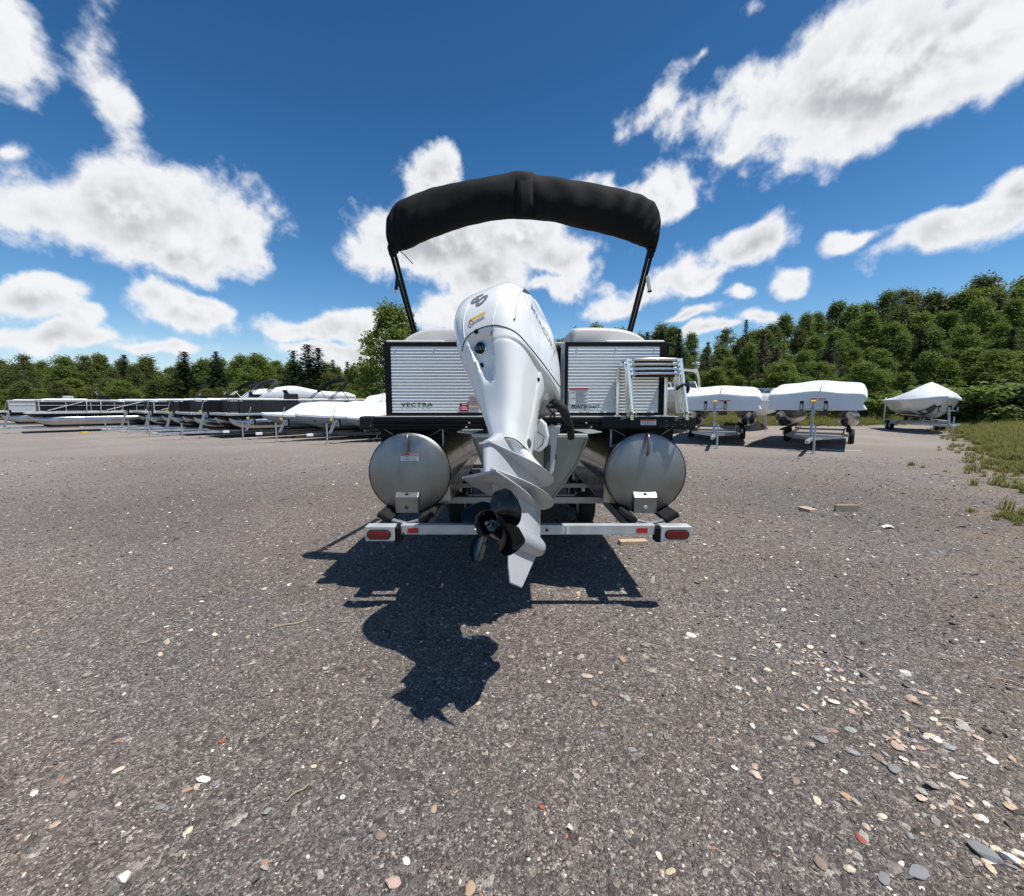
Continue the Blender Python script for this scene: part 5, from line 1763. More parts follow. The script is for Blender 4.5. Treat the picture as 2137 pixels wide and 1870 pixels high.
def runabout(name, label, cover='shrink_wrap', hull='wrap_shaded', lower='hull_silver', length=5.6, hw=.94, keel=.42, sheer=.96, peak=((1.9, .55), (2.6, .60)), group='wrapped runabouts on black trailers', stripe=None, base_wave=True):
    root = thing(name, label, 'boat', group=group)
    ys = [0, .12, .4, .9, 1.6, 2.4, 3.4, 4.6, length]
    rings = []
    for y in ys:
        t = y / length
        k = min(1.0, (y / 2.3)) ** .55 if y > 0 else .02
        sh = sheer + .12 * max(0, 1 - y / 2.2) ** 2
        kz = keel + (sheer - keel) * .93 * max(0, 1 - y / 1.5) ** 1.7
        ch = kz + (sh - kz) * .42
        h = hw * k
        half = [(h, sh), (h * .97, sh - .03), (h * .84, (sh + ch) / 2), (h * .68, ch), (h * .36, kz + (ch - kz) * .4)]
        rings.append([Vector((x, y, z)) for x, z in half] + [Vector((0, y, kz))] + [Vector((-x, y, z)) for x, z in reversed(half)])
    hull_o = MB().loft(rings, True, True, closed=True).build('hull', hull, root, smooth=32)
    # strake along the hull side
    for s in (-1, 1):
        pts = []
        for i, y in enumerate(ys[2:]):
            r_ = rings[i + 2]
            p = r_[3] if s > 0 else r_[-4]
            pts.append(p + Vector((s * .012, 0, .0)))
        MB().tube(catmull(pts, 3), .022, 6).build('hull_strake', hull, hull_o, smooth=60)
    # cover
    rc = []
    for i, y in enumerate(ys):
        r_ = rings[i]
        h, sh = r_[0].x, r_[0].z
        e = 0
        pk_ = [(0, .02)] + list(peak) + [(length, .12)]
        for (a, b) in zip(pk_, pk_[1:]):
            if a[0] <= y <= b[0]:
                u = (y - a[0]) / (b[0] - a[0])
                u = u * u * (3 - 2 * u) if cover == 'shrink_wrap' else u
                e = a[1] + (b[1] - a[1]) * u
        sec = [(h * 1.02 + .006, sh - .07), (h * 1.03 + .008, sh + .01), (h * .86, sh + .03 + e * .30), (h * .55, sh + .03 + e * (.82 if cover == 'shrink_wrap' else .58)), (h * .25, sh + .03 + e * (.98 if cover == 'shrink_wrap' else .84)), (0, sh + .03 + e)]
        rc.append([Vector((x, y - .01, z)) for x, z in sec] + [Vector((-x, y - .01, z)) for x, z in reversed(sec[:-1])])
    MB().loft(rc).build('cover', cover, root, smooth=40)
    if stripe:
        for s in (-1, 1):
            vs = []
            for i, y in enumerate(ys[2:]):
                r_ = rings[i + 2]
                a, b = (r_[3], r_[4]) if s > 0 else (r_[-4], r_[-5])
                vs += [a + Vector((s * .006, 0, -.002)), b + Vector((s * .006, 0, -.006))]
            fs = [(2 * i, 2 * i + 1, 2 * i + 3, 2 * i + 2) for i in range(len(ys[2:]) - 1)]
            MB().add(vs, fs).build('bottom_stripe', stripe, hull_o)
    MB().loft([[Vector((.17 * math.cos(a) * k, length + .28 + .24 * math.sin(a) * k, z)) for a in np.linspace(0, 2 * math.pi, 14, endpoint=False)] for z, k in ((.75, .5), (.95, .8), (1.25, 1), (1.42, .6))]).build('outboard_cowling', cover if cover == 'shrink_wrap' else 'frame_black', root, smooth=50)
    MB().span((-.06, length - .02, .5), (.06, length + .32, .8)).build('outboard_leg', 'frame_black', root, bevel=.02)
    return root


mat('wrap_shaded', (.30, .32, .36), .4, var=.03, vscale=3, bump=.3, bscale=5)  # white wrap of the hull sides, their shade painted in
mat('trailer_black', (.02, .02, .022), .4, var=.2)
rt0 = trailer('boat_trailer', 'black trailer under the wrapped runabout next to the black pontoon boat', zf=.30, wheel_x=1.0, wheel_y=(3.4,), m='trailer_black', beam=.70, winch_z=.86, length=5.6, tongue=1.2, bunk_x=.42, bunk_z=.47, coupler='decal_white', group='black trailers under the runabouts', jack_y=-.75)
RX = (.76, .65)
RB = [(548, 18.2, 'white shrink wrapped runabout next to the black pontoon boat', None, ((.8, .08), (1.8, .58), (3.0, .62))),
      (618, 17.1, 'white shrink wrapped runabout with a green mark, between two other wrapped runabouts', 'black trailer under the middle wrapped runabout', ((.9, .10), (2.0, .62), (3.6, .62))),
      (722, 16.4, 'white shrink wrapped runabout with domed cover, mostly behind its neighbour', 'black trailer under the wrapped runabout with domed cover', ((.7, .05), (1.6, .30), (2.2, .34)))]
for i_, (px_, d_, lab_, tl_, pkk) in enumerate(RB):
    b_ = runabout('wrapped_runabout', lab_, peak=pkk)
    place(b_, px_, d_, RX, 0, .84 if i_ == 2 else None)
    if i_ == 2:
        b_.location.z = .08
    if i_ == 1:
        MB().box((.36, .62, .80), (.004, .10, .07)).build('green_mark', mat('mark_green', (.03, .22, .10), .5), b_)
    t_ = rt0 if tl_ is None else dup(rt0, (0, 0, 0), 0, tl_)
    place(t_, px_, d_, RX)
# covered runabout on the right, on a trailer with guide posts
q3 = runabout('covered_runabout', 'white runabout under a peaked pale cover parked at the edge of the grass', cover='boat_cover', hull='hull_white', length=6.2, hw=1.18, keel=.72, sheer=1.70, peak=((2.5, .92), (2.62, .92), (5.2, .20)), group=None, stripe='hull_charcoal')
q3.location = (20.7, 20.6, .0)
q3.rotation_euler = (0, 0, heading((.50, .87)))
q3t = trailer('boat_trailer', 'grey tandem trailer with white guide posts under the covered runabout', zf=.42, wheel_x=1.08, wheel_y=(4.2, 5.0), beam=.82, winch_z=1.35, length=6.3, tongue=1.1, bunk_x=.46, bunk_z=.80, posts=True, fender=True, strap=False, coupler='decal_white', jack_y=-.7)
q3t.location = (20.7, 20.6, 0)
q3t.rotation_euler = (0, 0, heading((.50, .87)))


# cabin cruisers behind the wrapped pontoons
def cruiser(name, label, loc, rz, arch=True):
    root = thing(name, label, 'boat', loc, rz, 'cabin cruisers behind the wrapped pontoons')
    ys = [0, .15, .5, 1.1, 2.0, 3.2, 5.0, 7.2]
    rings = []
    for y in ys:
        k = min(1.0, y / 3.0) ** .55 if y > 0 else .03
        sh = 1.95 - .03 * y
        kz = .70 + 1.0 * max(0, 1 - y / 2.2) ** 1.6
        h = 1.25 * k
        half = [(h, sh), (h * .98, sh - .25), (h * .86, sh - .62), (h * .80, kz + .30 * (sh - kz))]
        rings.append([Vector((x, y, z)) for x, z in half] + [Vector((0, y, kz))] + [Vector((-x, y, z)) for x, z in reversed(half)])
    hu = MB().loft(rings).build('hull', 'hull_white', root, smooth=35)
    for s in (-1, 1):
        vs = []
        for i, y in enumerate(ys):
            a, b = (rings[i][1], rings[i][2]) if s > 0 else (rings[i][-2], rings[i][-3])
            vs += [a + Vector((s * .008, -.008, 0)), b + Vector((s * .008, -.008, 0))]
        MB().add(vs, [(2 * i, 2 * i + 1, 2 * i + 3, 2 * i + 2) for i in range(len(ys) - 1)]).build('lower_band', 'hull_cream' if arch else 'hull_silver', hu)
    MB().loft([[Vector((x * k, y, z)) for x, z in ((1.02, 1.80), (.98, 2.02 + e), (.6, 2.10 + e), (-.6, 2.10 + e), (-.98, 2.02 + e), (-1.02, 1.80))] for y, k, e in ((.9, .55, -.12), (2.2, .95, 0), (3.0, 1.0, .05), (3.2, 1.0, .0))]).build('cabin_top', 'hull_white', root, smooth=40)
    ws = MB().add([Vector((-.98, 3.0, 2.08)), Vector((.98, 3.0, 2.08)), Vector((.86, 3.45, 2.44)), Vector((-.86, 3.45, 2.44)), Vector((-1.02, 4.3, 2.05)), Vector((1.02, 4.3, 2.05)), Vector((-.9, 4.4, 2.38)), Vector((.9, 4.4, 2.38))],
                  [(0, 1, 2, 3), (4, 0, 3, 6), (1, 5, 7, 2)]).build('windscreen', 'window_glass', root)
    for a, b in (((-.98, 3.0, 2.08), (-.86, 3.45, 2.44)), ((0, 3.0, 2.10), (0, 3.45, 2.45)), ((.98, 3.0, 2.08), (.86, 3.45, 2.44)), ((-.86, 3.45, 2.44), (.86, 3.45, 2.44)), ((-.86, 3.45, 2.44), (-.9, 4.4, 2.38)), ((.86, 3.45, 2.44), (.9, 4.4, 2.38))):
        MB().bar(a, b, .035, .035).build('windscreen_frame', 'decal_white', ws)
    for s in (-1, 1):
        pts = [Vector((s * .25, .35, 2.0)), Vector((s * .30, .30, 2.25)), Vector((s * .75, 1.3, 2.27)), Vector((s * 1.08, 2.7, 2.25)), Vector((s * 1.10, 2.8, 1.95))]
        MB().tube(catmull(pts, 4), .015, 6).build('bow_rail', 'chrome', root, smooth=60)
    if arch:
        pts = [Vector((-1.15, 5.4, 1.8)), Vector((-1.10, 4.9, 2.5)), Vector((-.98, 4.6, 2.98)), Vector((-.80, 4.5, 3.10)), Vector((0, 4.45, 3.16)), Vector((.80, 4.5, 3.10)), Vector((.98, 4.6, 2.98)), Vector((1.10, 4.9, 2.5)), Vector((1.15, 5.4, 1.8))]
        P = catmull(pts, 4)
        rings = [[p + Vector((math.cos(a) * .05, math.sin(a) * .14, math.sin(a) * -.03 + math.cos(a) * .05)) for a in np.linspace(0, 2 * math.pi, 10, endpoint=False)] for p in P]
        MB().loft(rings).build('radar_arch', 'hull_cream', root, smooth=50)
    for s in (-1, 1):
        for yy in (1.6, 5.8):
            MB().bar((s * .55, yy, -.22), (s * .48, yy, 1.0), .08, .08).build('stand_leg', 'galvanised', root)
    MB().span((-.06, 1.5, .40), (.06, 6.0, .80)).build('keel_block', 'weathered_wood', root)
    MB().span((-.25, 1.6, -.22), (.25, 2.0, .41)).build('keel_block', 'weathered_wood', root)
    MB().span((-.25, 5.4, -.22), (.25, 5.8, .41)).build('keel_block', 'weathered_wood', root)
    return root


c1x = at(1410, 850, 20.5).x
cruiser('cabin_cruiser', 'white cabin cruiser with cream radar arch behind the smaller wrapped pontoon boat', (c1x, 20.5, .22), heading((.40, 1)))
cruiser('cabin_cruiser', 'white cabin cruiser showing between the two wrapped pontoon boats', (at(1580, 850, 23.0).x, 23.0, -.05), heading((.55, 1)), False)

# pads under two trailer jacks, a rope end by the larger wrapped pontoon
for (px_, py_, lab_) in ((176, 903, 'yellow plastic jack pad under the trailer of the silver railed pontoon boat'), (627, 913, 'yellow plastic jack pad in front of the wrapped runabouts')):
    gp = on_ground(px_, py_)
    o = MB().lathe((0, 0, 0), (0, 0, 1), [(0, .001), (0, .17), (.03, .17), (.05, .13), (.05, .001)], 20).build('jack_pad', 'strap_yellow', None, smooth=40)
    o.location = (gp.x, gp.y, .002)
    tag(o, lab_, 'jack pad')
gp = on_ground(1712, 938)
o = MB().tube(catmull([(0, 0, .012), (.12, -.10, .012), (.22, -.32, .012), (.38, -.52, .012), (.62, -.60, .012), (.85, -.62, .012)], 5), .012, 7).build('rope', 'paper_white', None, smooth=60)
o.location = (gp.x, gp.y, 0)
tag(o, 'white rope end lying on the gravel before the larger wrapped pontoon', 'rope')
# ------------------------------------------------------------------ trees
def leaf_quads(C, Nrm, size, rng, aspect=1.5):
    """many small quads: centres C (n,3), normals, sizes (n,)"""
    n = len(C)
    Nrm = Nrm / np.maximum(np.linalg.norm(Nrm, axis=1, keepdims=True), 1e-6)
    a = rng.normal(size=(n, 3))
    T = np.cross(Nrm, a)
    T /= np.maximum(np.linalg.norm(T, axis=1, keepdims=True), 1e-6)
    B = np.cross(Nrm, T)
    s = size[:, None] / 2
    q = np.stack([C - T * s * aspect, C - B * s * .8 + T * s * .15, C + T * s * aspect, C + B * s * .8 + T * s * .15], 1)
    return q.reshape(-1, 3)


def quads_mesh(name, V, material):
    n = len(V) // 4
    me = bpy.data.meshes.new(name)
    me.vertices.add(len(V))
    me.vertices.foreach_set('co', V.astype(np.float32).ravel())
    me.loops.add(4 * n)
    me.loops.foreach_set('vertex_index', np.arange(4 * n, dtype=np.int32))
    me.polygons.add(n)
    me.polygons.foreach_set('loop_start', np.arange(0, 4 * n, 4, dtype=np.int32))
    me.polygons.foreach_set('loop_total', np.full(n, 4, dtype=np.int32))
    me.update()
    me.materials.append(MATS[material])
    return me


def broadleaf(seed, h=10.0, wide=.30, low=.22, clumps=95, per=95, leaf=.21, material='leaf_mid', bark='bark', tip=.5, rad_k=1.0):
    """returns (trunk mesh builder, crown mesh); heights in metres"""
    r = np.random.default_rng(seed)
    tb = MB()
    lean = r.normal(0, .012, 2)
    path = [Vector((lean[0] * z * 2 + .05 * math.sin(z * 1.3 + seed), lean[1] * z * 2 + .05 * math.cos(z * 1.1 + seed), z)) for z in np.linspace(-.2, h * .82, 9)]
    tb.tube(path, list(np.linspace(.017 * h, .003 * h, 9)), 8)
    Cc, Rr = [], []
    for i in range(clumps):
        t = r.uniform(0, 1) ** .85
        z = h * (low + (0.97 - low) * t)
        env = wide * h * ((1 - tip) * math.sin(math.pi * min(1, (t * .86 + .12))) ** .62 + tip * (max(0.02, 1 - t) ** .75) * min(1, t * 5 + .35))
        a = r.uniform(0, 2 * math.pi)
        rad = env * (r.uniform(.25, 1.0) ** .55) * r.uniform(.8, 1.12)
        p = path[min(8, int(z / (h * .82) * 8))]
        Cc.append((p.x + rad * math.cos(a), p.y + rad * math.sin(a), z + r.normal(0, .02 * h)))
        Rr.append(h * r.uniform(.035, .072) * rad_k)
        if i % 3 == 0:
            st = path[max(1, min(7, int((z - rad * .7) / (h * .82) * 8)))]
            e = Vector(Cc[-1])
            tb.tube([st, st.lerp(e, .55) + Vector((0, 0, .03 * h)), e], [.006 * h, .004 * h, .0015 * h], 5)
    Cc, Rr = np.array(Cc), np.array(Rr)
    k = np.repeat(np.arange(clumps), per)
    d = r.normal(size=(len(k), 3))
    d /= np.linalg.norm(d, axis=1, keepdims=True)
    d[:, 2] = np.where(d[:, 2] < -.25, d[:, 2] * .4, d[:, 2])
    rad = Rr[k] * r.uniform(.1, 1.6, len(k)) ** .8
    P = Cc[k] + d * rad[:, None] * np.array([1.1, 1.1, 1.05])
    nrm = d * .6 + np.array([0, 0, .35]) + r.normal(0, .6, d.shape)
    V = leaf_quads(P, nrm, leaf * r.uniform(.6, 1.25, len(k)), r)
    return tb, quads_mesh('crown', V, material)


def spruce(seed, h=10.0, wide=.19, material='needle_dark', bare=.05, dens=1.0):
    r = np.random.default_rng(seed)
    tb = MB()
    tb.tube([(0, 0, -.2), (0, 0, h * .5), (0, 0, h * .985)], [.014 * h, .009 * h, .001 * h], 7)
    P, Nn, S = [], [], []
    z = bare * h
    while z < h * .985:
        t = (z - bare * h) / (h * (1 - bare))
        L = wide * h * (1 - t) ** .85 * r.uniform(.82, 1.1) + .02 * h
        nb = int(9 * dens) if t < .8 else 6
        a0 = r.uniform(0, 6.28)
        for b in range(nb):
            a = a0 + b * 2 * math.pi / nb + r.normal(0, .12)
            Lb = L * r.uniform(.7, 1.12)
            m = max(3, int(Lb / .16))
            for j in range(m):
                s = (j + .5) / m
                rad = Lb * s
                zz = z - .20 * Lb * s + .12 * Lb * s * s
                for q in range(2):
                    off = r.normal(0, .07, 3) * (1.0 + .4 * s)
                    P.append((rad * math.cos(a) + off[0], rad * math.sin(a) + off[1], zz + off[2] * .7))
                    Nn.append((r.normal(0, .35) + .25 * math.cos(a), r.normal(0, .35) + .25 * math.sin(a), 1.0))
                    S.append(r.uniform(.16, .34) * (1.05 - .35 * t))
        z += .036 * h * (1 - .45 * t)
    V = leaf_quads(np.array(P), np.array(Nn), np.array(S), r, 1.7)
    return tb, quads_mesh('crown', V, material)


def bush(seed, material='leaf_bright', h=2.4, w=1.9, n=2600, leaf=.17):
    r = np.random.default_rng(seed)
    tb = MB()
    for k in range(6):
        a = r.uniform(0, 6.28)
        tb.tube([(0, 0, -.1), (.3 * w * math.cos(a), .3 * w * math.sin(a), h * .45), (.55 * w * math.cos(a), .55 * w * math.sin(a), h * .75)], [.03, .02, .008], 5)
    C = np.stack([r.normal(0, .42 * w, 26), r.normal(0, .42 * w, 26), r.uniform(.15, .8, 26) * h], -1)
    k = r.integers(0, 26, n)
    d = r.normal(size=(n, 3))
    d /= np.linalg.norm(d, axis=1, keepdims=True)
    P = C[k] + d * (r.uniform(.3, 1.1, n) * .22 * h)[:, None]
    P[:, 2] = np.maximum(P[:, 2], .03)
    V = leaf_quads(P, d * .6 + np.array([0, 0, .6]) + r.normal(0, .45, d.shape), leaf * r.uniform(.6, 1.3, n), r)
    return tb, quads_mesh('crown', V, material)


PROTO = {}


def proto(key, name, label, cat, group, parts, bark, h):
    root = thing(name, label, cat, group=group)
    tb, cm = parts
    t = tb.build('trunk' if cat == 'tree' else 'stems', bark, root, smooth=60)
    c = bpy.data.objects.new('crown' if cat == 'tree' else 'foliage', cm)
    COL.objects.link(c)
    c.parent = root
    PROTO[key] = [root, h, False]


GN = {'bl1': 'mid green trees', 'bl2': 'olive trees', 'bl3': 'bright bushy trees', 'bl4': 'slim green trees', 'bl5': 'thin crowned trees'}
proto('bl1', 'broadleaf_tree', '', 'tree', None, broadleaf(11, wide=.22, low=.14, clumps=130, per=120, leaf=.155, tip=.55, material='leaf_mid'), 'bark', 10)
proto('bl2', 'broadleaf_tree', '', 'tree', None, broadleaf(12, wide=.20, low=.12, clumps=120, per=115, leaf=.155, tip=.6, material='leaf_olive'), 'bark_pale', 10)
proto('bl3', 'broadleaf_tree', '', 'tree', None, broadleaf(13, wide=.27, low=.08, clumps=150, per=120, leaf=.155, tip=.4, material='leaf_bright'), 'bark', 10)
proto('bl4', 'broadleaf_tree', '', 'tree', None, broadleaf(14, wide=.17, low=.10, clumps=115, per=115, leaf=.15, tip=.8, material='leaf_bright'), 'bark_pale', 10)
proto('bl5', 'broadleaf_tree', '', 'tree', None, broadleaf(15, wide=.20, low=.34, clumps=70, per=80, leaf=.16, tip=.3, material='leaf_olive'), 'bark_pale', 10)
proto('mp', 'maple_tree', '', 'tree', None, broadleaf(21, wide=.31, low=.04, clumps=210, per=90, leaf=.17, tip=.35, rad_k=1.1, material='leaf_bright'), 'bark', 10)
proto('sp1', 'spruce_tree', '', 'tree', None, spruce(31), 'bark', 10)
proto('sp2', 'spruce_tree', '', 'tree', None, spruce(32, wide=.24), 'bark', 10)
proto('gy', 'bare_tree', '', 'tree', None, spruce(33, wide=.26, material='needle_grey', dens=.7), 'bark_pale', 10)
proto('bu1', 'shrub', '', 'shrub', None, bush(41), 'bark', 2.4)
proto('bu2', 'shrub', '', 'shrub', None, bush(42, 'leaf_mid'), 'bark', 2.4)
TREE_N = [0]


def plant(key, px, d, top=None, h=None, label='', group=None, wide=1.0):
    root, ph, used = PROTO[key]
    x = (px - IW / 2) / FPX * d
    zg = float(ground_z(x, d))
    if h is None:
        h = CAM_H + (HORIZ - top) / FPX * d - zg
    s = max(.2, h / ph)
    TREE_N[0] += 1
    rz = (TREE_N[0] * 2.399) % 6.283
    sc = (s * wide, s * wide, s)
    if not used:
        o = root
        PROTO[key][2] = True
        o.location, o.rotation_euler, o.scale = (x, d, zg), (0, 0, rz), sc
    else:
        o = dup(root, (x, d, zg), rz, scale=sc)
    o['label'] = label
    if group:
        o['group'] = group
    elif 'group' in o:
        del o['group']
    return o


def prof(pts, x):
    xs, ys = [p[0] for p in pts], [p[1] for p in pts]
    return float(np.interp(x, xs, ys))


def build_trees():
    r = np.random.default_rng(77)
    left = [(-300, 745), (0, 750), (60, 745), (120, 754), (180, 742), (240, 752), (300, 754), (370, 762), (420, 752), (470, 756), (520, 736), (560, 748), (600, 752), (640, 750), (690, 758), (740, 768), (900, 760), (1100, 720), (1240, 700)]
    lab = {'bl1': 'mid green broadleaf tree in the tree line behind the stored boats', 'bl2': 'olive green broadleaf tree in the tree line behind the stored boats',
           'bl3': 'bright green bushy tree in the tree line behind the stored boats', 'bl4': 'slim bright green tree in the tree line behind the stored boats',
           'bl5': 'thin crowned olive tree with pale trunk in the tree line behind the stored boats'}
    x = -620.0
    while x < 1240:
        k = ('bl2', 'bl2', 'bl1', 'bl4', 'bl5', 'bl3')[r.integers(0, 6)] if x < 380 else ('bl1', 'bl4', 'bl3', 'bl4')[r.integers(0, 4)]
        plant(k, x, r.uniform(43, 50), prof(left, x) + r.uniform(-8, 20), label=lab[k], group=GN[k] + ' along the left tree line', wide=r.uniform(1.0, 1.35))
        x += r.uniform(19, 30) * (1 if x > -120 else 2.2)
    x = -130.0
    while x < 1240:
        k = ('bl1', 'bl4', 'bl2')[r.integers(0, 3)]
        plant(k, x, r.uniform(55, 62), prof(left, x) + r.uniform(2, 20), label=lab[k], group=GN[k] + ' along the left tree line', wide=1.3)
        x += r.uniform(30, 44)
    # low young growth in front of the left line
    x = -120.0
    while x < 1150:
        plant('bl3' if r.uniform() < .4 else 'bl2', x, r.uniform(38, 42), h=r.uniform(2.6, 4.2), label='low young tree at the foot of the tree line behind the stored boats', group='young trees behind the stored boats', wide=1.8)
        x += r.uniform(26, 42)
    for (px, top, d, k, w) in ((272, 742, 46, 'sp1', 1.6), (396, 736, 42, 'sp1', 1.9), (461, 735, 42, 'sp2', 1.35), (620, 733, 41, 'sp1', 1.5), (650, 721, 40, 'sp2', 1.7), (671, 728, 41, 'sp1', 1.8), (540, 738, 47, 'sp1', 1.0), (700, 752, 44, 'sp2', 1.1), (730, 756, 46, 'sp1', 1.1)):
        plant(k, px, d, top, label='dark pointed spruce rising from the left tree line', group='spruces in the left tree line', wide=w)
    plant('bl3', 530, 37, 742, label='large bright green tree standing in front of the left tree line', wide=1.25)
    plant('mp', 822, 30, 645, label='tall maple with jagged leafy crown right behind the foreground pontoon', wide=.98)
    # right: slope with tall trees
    right = [(1240, 690), (1290, 688), (1340, 700), (1400, 690), (1440, 698), (1480, 708), (1540, 694), (1580, 676), (1640, 662), (1700, 650), (1760, 640), (1820, 634), (1860, 614), (1900, 626), (1950, 614), (2000, 600), (2060, 592), (2100, 602), (2137, 594), (2400, 570)]
    labr = {'bl1': 'mid green broadleaf tree on the wooded slope behind the wrapped boats', 'bl2': 'olive green broadleaf tree on the wooded slope behind the wrapped boats',
            'bl3': 'bright green bushy tree on the wooded slope behind the wrapped boats', 'bl4': 'slim bright green tree on the wooded slope behind the wrapped boats',
            'bl5': 'thin crowned olive tree on the wooded slope behind the wrapped boats'}
    for row, (d0, d1, dt, step) in enumerate(((52, 58, 0, 32), (44, 50, 30, 36), (38, 43, 84, 42))):
        x = 1235.0 + row * 17
        while x < 2800:
            k = ('bl1', 'bl3', 'bl4', 'bl2', 'bl4', 'bl5')[r.integers(0, 6)] if row == 0 else ('bl3', 'bl1', 'bl4', 'bl3', 'bl2')[r.integers(0, 5)]
            dd = r.uniform(d0, d1) * (1.0 if x > 1500 else 1.12) * (1 - .10 * max(0, (x - 1700) / 600))
            plant(k, x, dd, prof(right, x) + dt + r.uniform(-12, 26), label=labr[k], group=GN[k] + ' on the wooded slope', wide=r.uniform(.95, 1.35))
            x += step * r.uniform(.7, 1.3) * (1 if x < 2230 else 2.4)
    x = 1240.0
    while x < 2330:
        plant('bl3' if r.uniform() < .5 else 'bl4', x, r.uniform(33.5, 36.5) * (1.0 if x > 1560 else 1.15), h=r.uniform(3.0, 4.6), label='young tree at the foot of the wooded slope behind the wrapped boats', group='young trees at the foot of the slope', wide=1.7)
        x += r.uniform(34, 56)
    for (px, top, d, k, w) in ((1410, 690, 46, 'sp2', 1.0), (1375, 694, 47, 'sp1', 1.2), (1546, 672, 52, 'sp1', .8), (1345, 696, 48, 'sp2', 1.0), (1722, 700, 40, 'sp2', 1.2), (1905, 690, 38, 'sp2', 1.2), (2090, 690, 37, 'sp1', 1.4)):
        plant(k, px, d, top, label='dark spruce standing among the broadleaf trees of the slope', group='spruces on the slope', wide=w)
    for (px, top, d, w) in ((1582, 700, 39, 1.0), (1612, 726, 37, 1.1), (1470, 716, 43, .8), (1725, 730, 37, .9), (2060, 730, 34, 1.1)):
        plant('gy', px, d, top, label='greyish half dead conifer at the front of the wooded slope', group='half dead conifers on the slope', wide=w)
    # shrubs along the grass
    for (px, d, h, k, w) in ((1945, 31, 2.2, 'bu1', 1.5), (2000, 29.5, 2.5, 'bu1', 1.5), (2060, 28.5, 2.5, 'bu1', 1.6), (2125, 27.5, 2.6, 'bu2', 1.5), (2200, 27, 2.6, 'bu1', 1.6), (1890, 32, 1.7, 'bu2', 1.4), (1810, 33, 2.0, 'bu1', 1.5), (1775, 33, 1.8, 'bu2', 1.4), (1700, 33, 1.7, 'bu1', 1.4), (1640, 34, 1.6, 'bu2', 1.4), (1560, 35, 1.6, 'bu1', 1.4)):
        plant(k, px, d, h=h, label='dense green shrub between the grass and the wooded slope', group='shrubs along the grass', wide=w)


build_trees()


# ------------------------------------------------------------------ stones and scraps that stand out on the gravel
def stone_colour(name, col):
    return mat(name, col, .75, var=.16, vscale=30, bump=.15, bscale=90)


KINDS = {
    'pink': ('flat pinkish beige stone lying on the gravel', (.46, .33, .27)),
    'cream': ('pale cream pebble lying on the gravel', (.58, .50, .38)),
    'white': ('white quartz pebble lying on the gravel', (.70, .68, .64)),
    'red': ('brick red stone chip lying on the gravel', (.30, .09, .055)),
    'grey': ('large flat blue grey slate lying on the gravel', (.21, .21, .21)),
    'brown': ('smooth brown oval stone lying on the gravel', (.24, .18, .13)),
    'tan': ('tan orange stone chip lying on the gravel', (.40, .27, .17)),
}
STONES = [  # place in the photograph, length in cm, kind
    (820, 1844, 5.6, 'pink'), (982, 1855, 4.6, 'tan'), (463, 1548, 4.2, 'red'), (247, 1608, 4.0, 'cream'), (72, 1657, 3.6, 'white'), (390, 1650, 3.4, 'tan'),
    (393, 1736, 3.8, 'cream'), (335, 1685, 4.2, 'grey'), (452, 1635, 4.6, 'grey'), (848, 1798, 3.2, 'white'), (1776, 1485, 5.0, 'pink'), (1443, 1378, 3.4, 'cream'),
    (1940, 1537, 5.5, 'cream'), (1873, 1560, 6.5, 'pink'), (1832, 1583, 5.8, 'brown'), (1866, 1606, 6.0, 'grey'), (2055, 1783, 9.5, 'grey'), (1917, 1823, 6.4, 'grey'),
    (1711, 1802, 5.6, 'brown'), (1715, 1545, 6.0, 'grey'), (1773, 1440, 5.8, 'grey'), (1905, 1464, 6.5, 'brown'), (1955, 1487, 4.2, 'cream'), (2115, 1797, 5.2, 'tan'),
    (1840, 1705, 4.0, 'cream'), (1796, 1750, 4.2, 'red'), (1773, 1815, 4.6, 'cream'), (1845, 1835, 4.6, 'grey'), (1725, 1400, 4.0, 'cream'), (1715, 1385, 4.2, 'tan'),
    (1738, 1398, 4.0, 'grey'), (1776, 1425, 3.4, 'cream'), (1800, 1427, 3.6, 'tan'), (1768, 1664, 4.2, 'tan'), (1660, 1632, 5.0, 'brown'), (1240, 1470, 3.0, 'tan'),
    (795, 1745, 4.6, 'brown'), (905, 1690, 3.2, 'tan'), (2070, 1590, 5.2, 'white'), (1168, 1363, 2.6, 'white'), (1135, 1395, 2.8, 'cream'), (2050, 1340, 3.2, 'white'),
    (1255, 1515, 2.8, 'tan'), (655, 1600, 3.0, 'cream'), (715, 1665, 3.0, 'white'), (1670, 1480, 3.2, 'white'), (2100, 1120, 4.0, 'white'), (1980, 1060, 5.5, 'grey'), (1130, 1685, 3.0, 'red'),
]
SM = [stone_mesh('stone', 200 + k, (.42, .3, .5, .24, .38, .33)[k], 40, (1.3, 1.55, 1.15, 1.7, 1.4, 1.9)[k]) for k in range(6)]
stone_used = {}
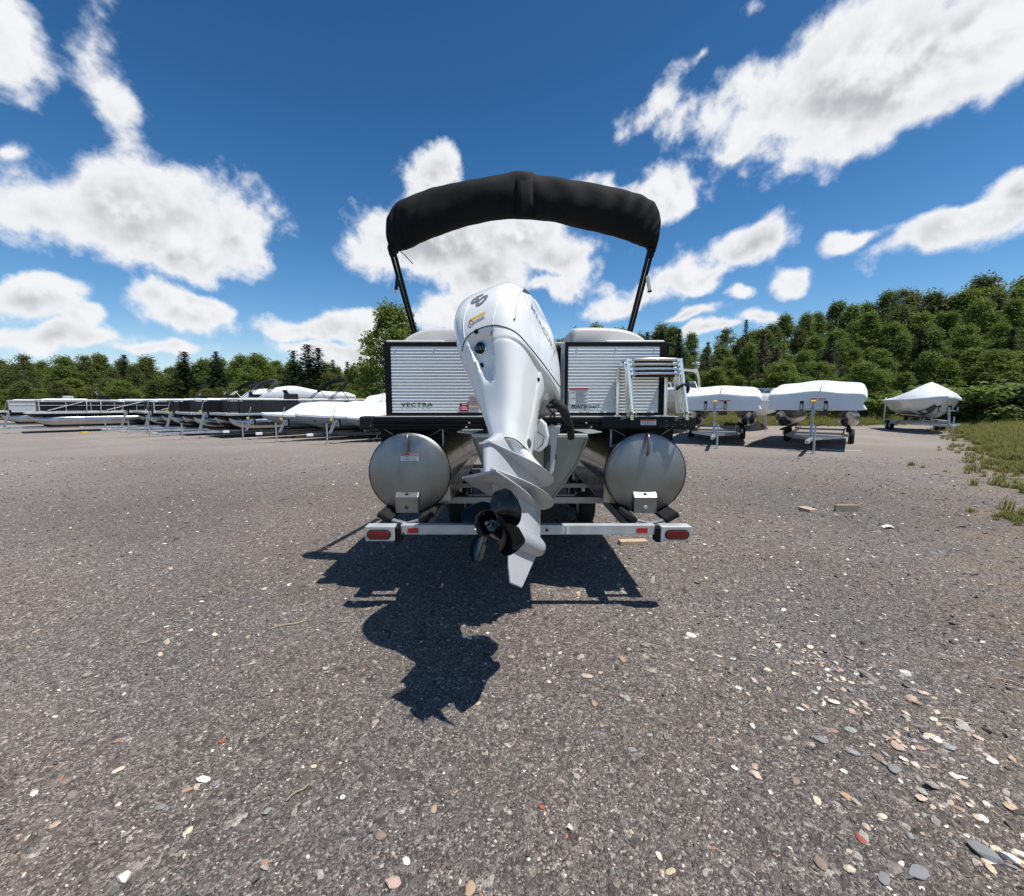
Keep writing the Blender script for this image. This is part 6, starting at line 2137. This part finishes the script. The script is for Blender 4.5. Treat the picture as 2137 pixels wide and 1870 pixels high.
for i, (sx_, sy_, cm_, kd_) in enumerate(STONES):
    gp = on_ground(sx_, sy_)
    lab_, col_ = KINDS[kd_]
    key = (i % 6, kd_)
    if key not in stone_used:
        me = SM[i % 6].copy()
        me.materials.clear()
        me.materials.append(stone_colour('stone_' + kd_, col_))
        stone_used[key] = me
    o = bpy.data.objects.new('stone', stone_used[key])
    COL.objects.link(o)
    r_ = cm_ / 100 / 2 / 1.35
    o.scale = (r_, r_, r_)
    o.location = (gp.x, gp.y, r_ * .22)
    o.rotation_euler = (.1 * math.sin(i), .1 * math.cos(i * 1.7), i * 1.31)
    tag(o, lab_, 'stone', kd_ + ' stones on the gravel')
# twigs, splinters and scraps of paper
for i, (sx_, sy_, ln_, rz_, m_, lab_) in enumerate((
        (1995, 1508, .12, -.35, 'bare_wood', 'pale wood splinter lying among the coarse stones'), (622, 1658, .09, .9, 'weathered_wood', 'dark crooked twig lying on the fine gravel'),
        (600, 1307, .22, .5, 'bare_wood', 'thin dry grass stalk lying left of the motor shadow'), (2120, 1430, .16, -.7, 'bare_wood', 'thin dry stalk lying on the grey gravel'),
        (1862, 1546, .07, .2, 'bare_wood', 'short orange wood chip lying beside a slate'))):
    gp = on_ground(sx_, sy_)
    o = MB().tube(catmull([(-ln_ / 2, 0, .004), (-ln_ * .1, ln_ * .06, .007), (ln_ * .2, -ln_ * .03, .006), (ln_ / 2, ln_ * .05, .004)], 4), [.0016] + [.0035] * 11 + [.0012], 6).build('twig', m_, None, smooth=60)
    o.location, o.rotation_euler = (gp.x, gp.y, .004), (0, 0, rz_)
    tag(o, lab_, 'twig')
gp = on_ground(1852, 1102)
sc_p = MB().add([(-.07, -.02, .006), (-.01, -.045, .03), (.06, -.03, .008), (.085, .03, .012), (.02, .03, .035), (-.05, .035, .01)], [(0, 1, 4, 5), (1, 2, 3, 4)]).build('paper_scrap', 'paper_white', None)
sc_p.location = (gp.x, gp.y, .004)
sd_ = sc_p.modifiers.new('thick', 'SOLIDIFY')
sd_.thickness = .002
tag(sc_p, 'crumpled white scrap of plastic on the gravel', 'litter')
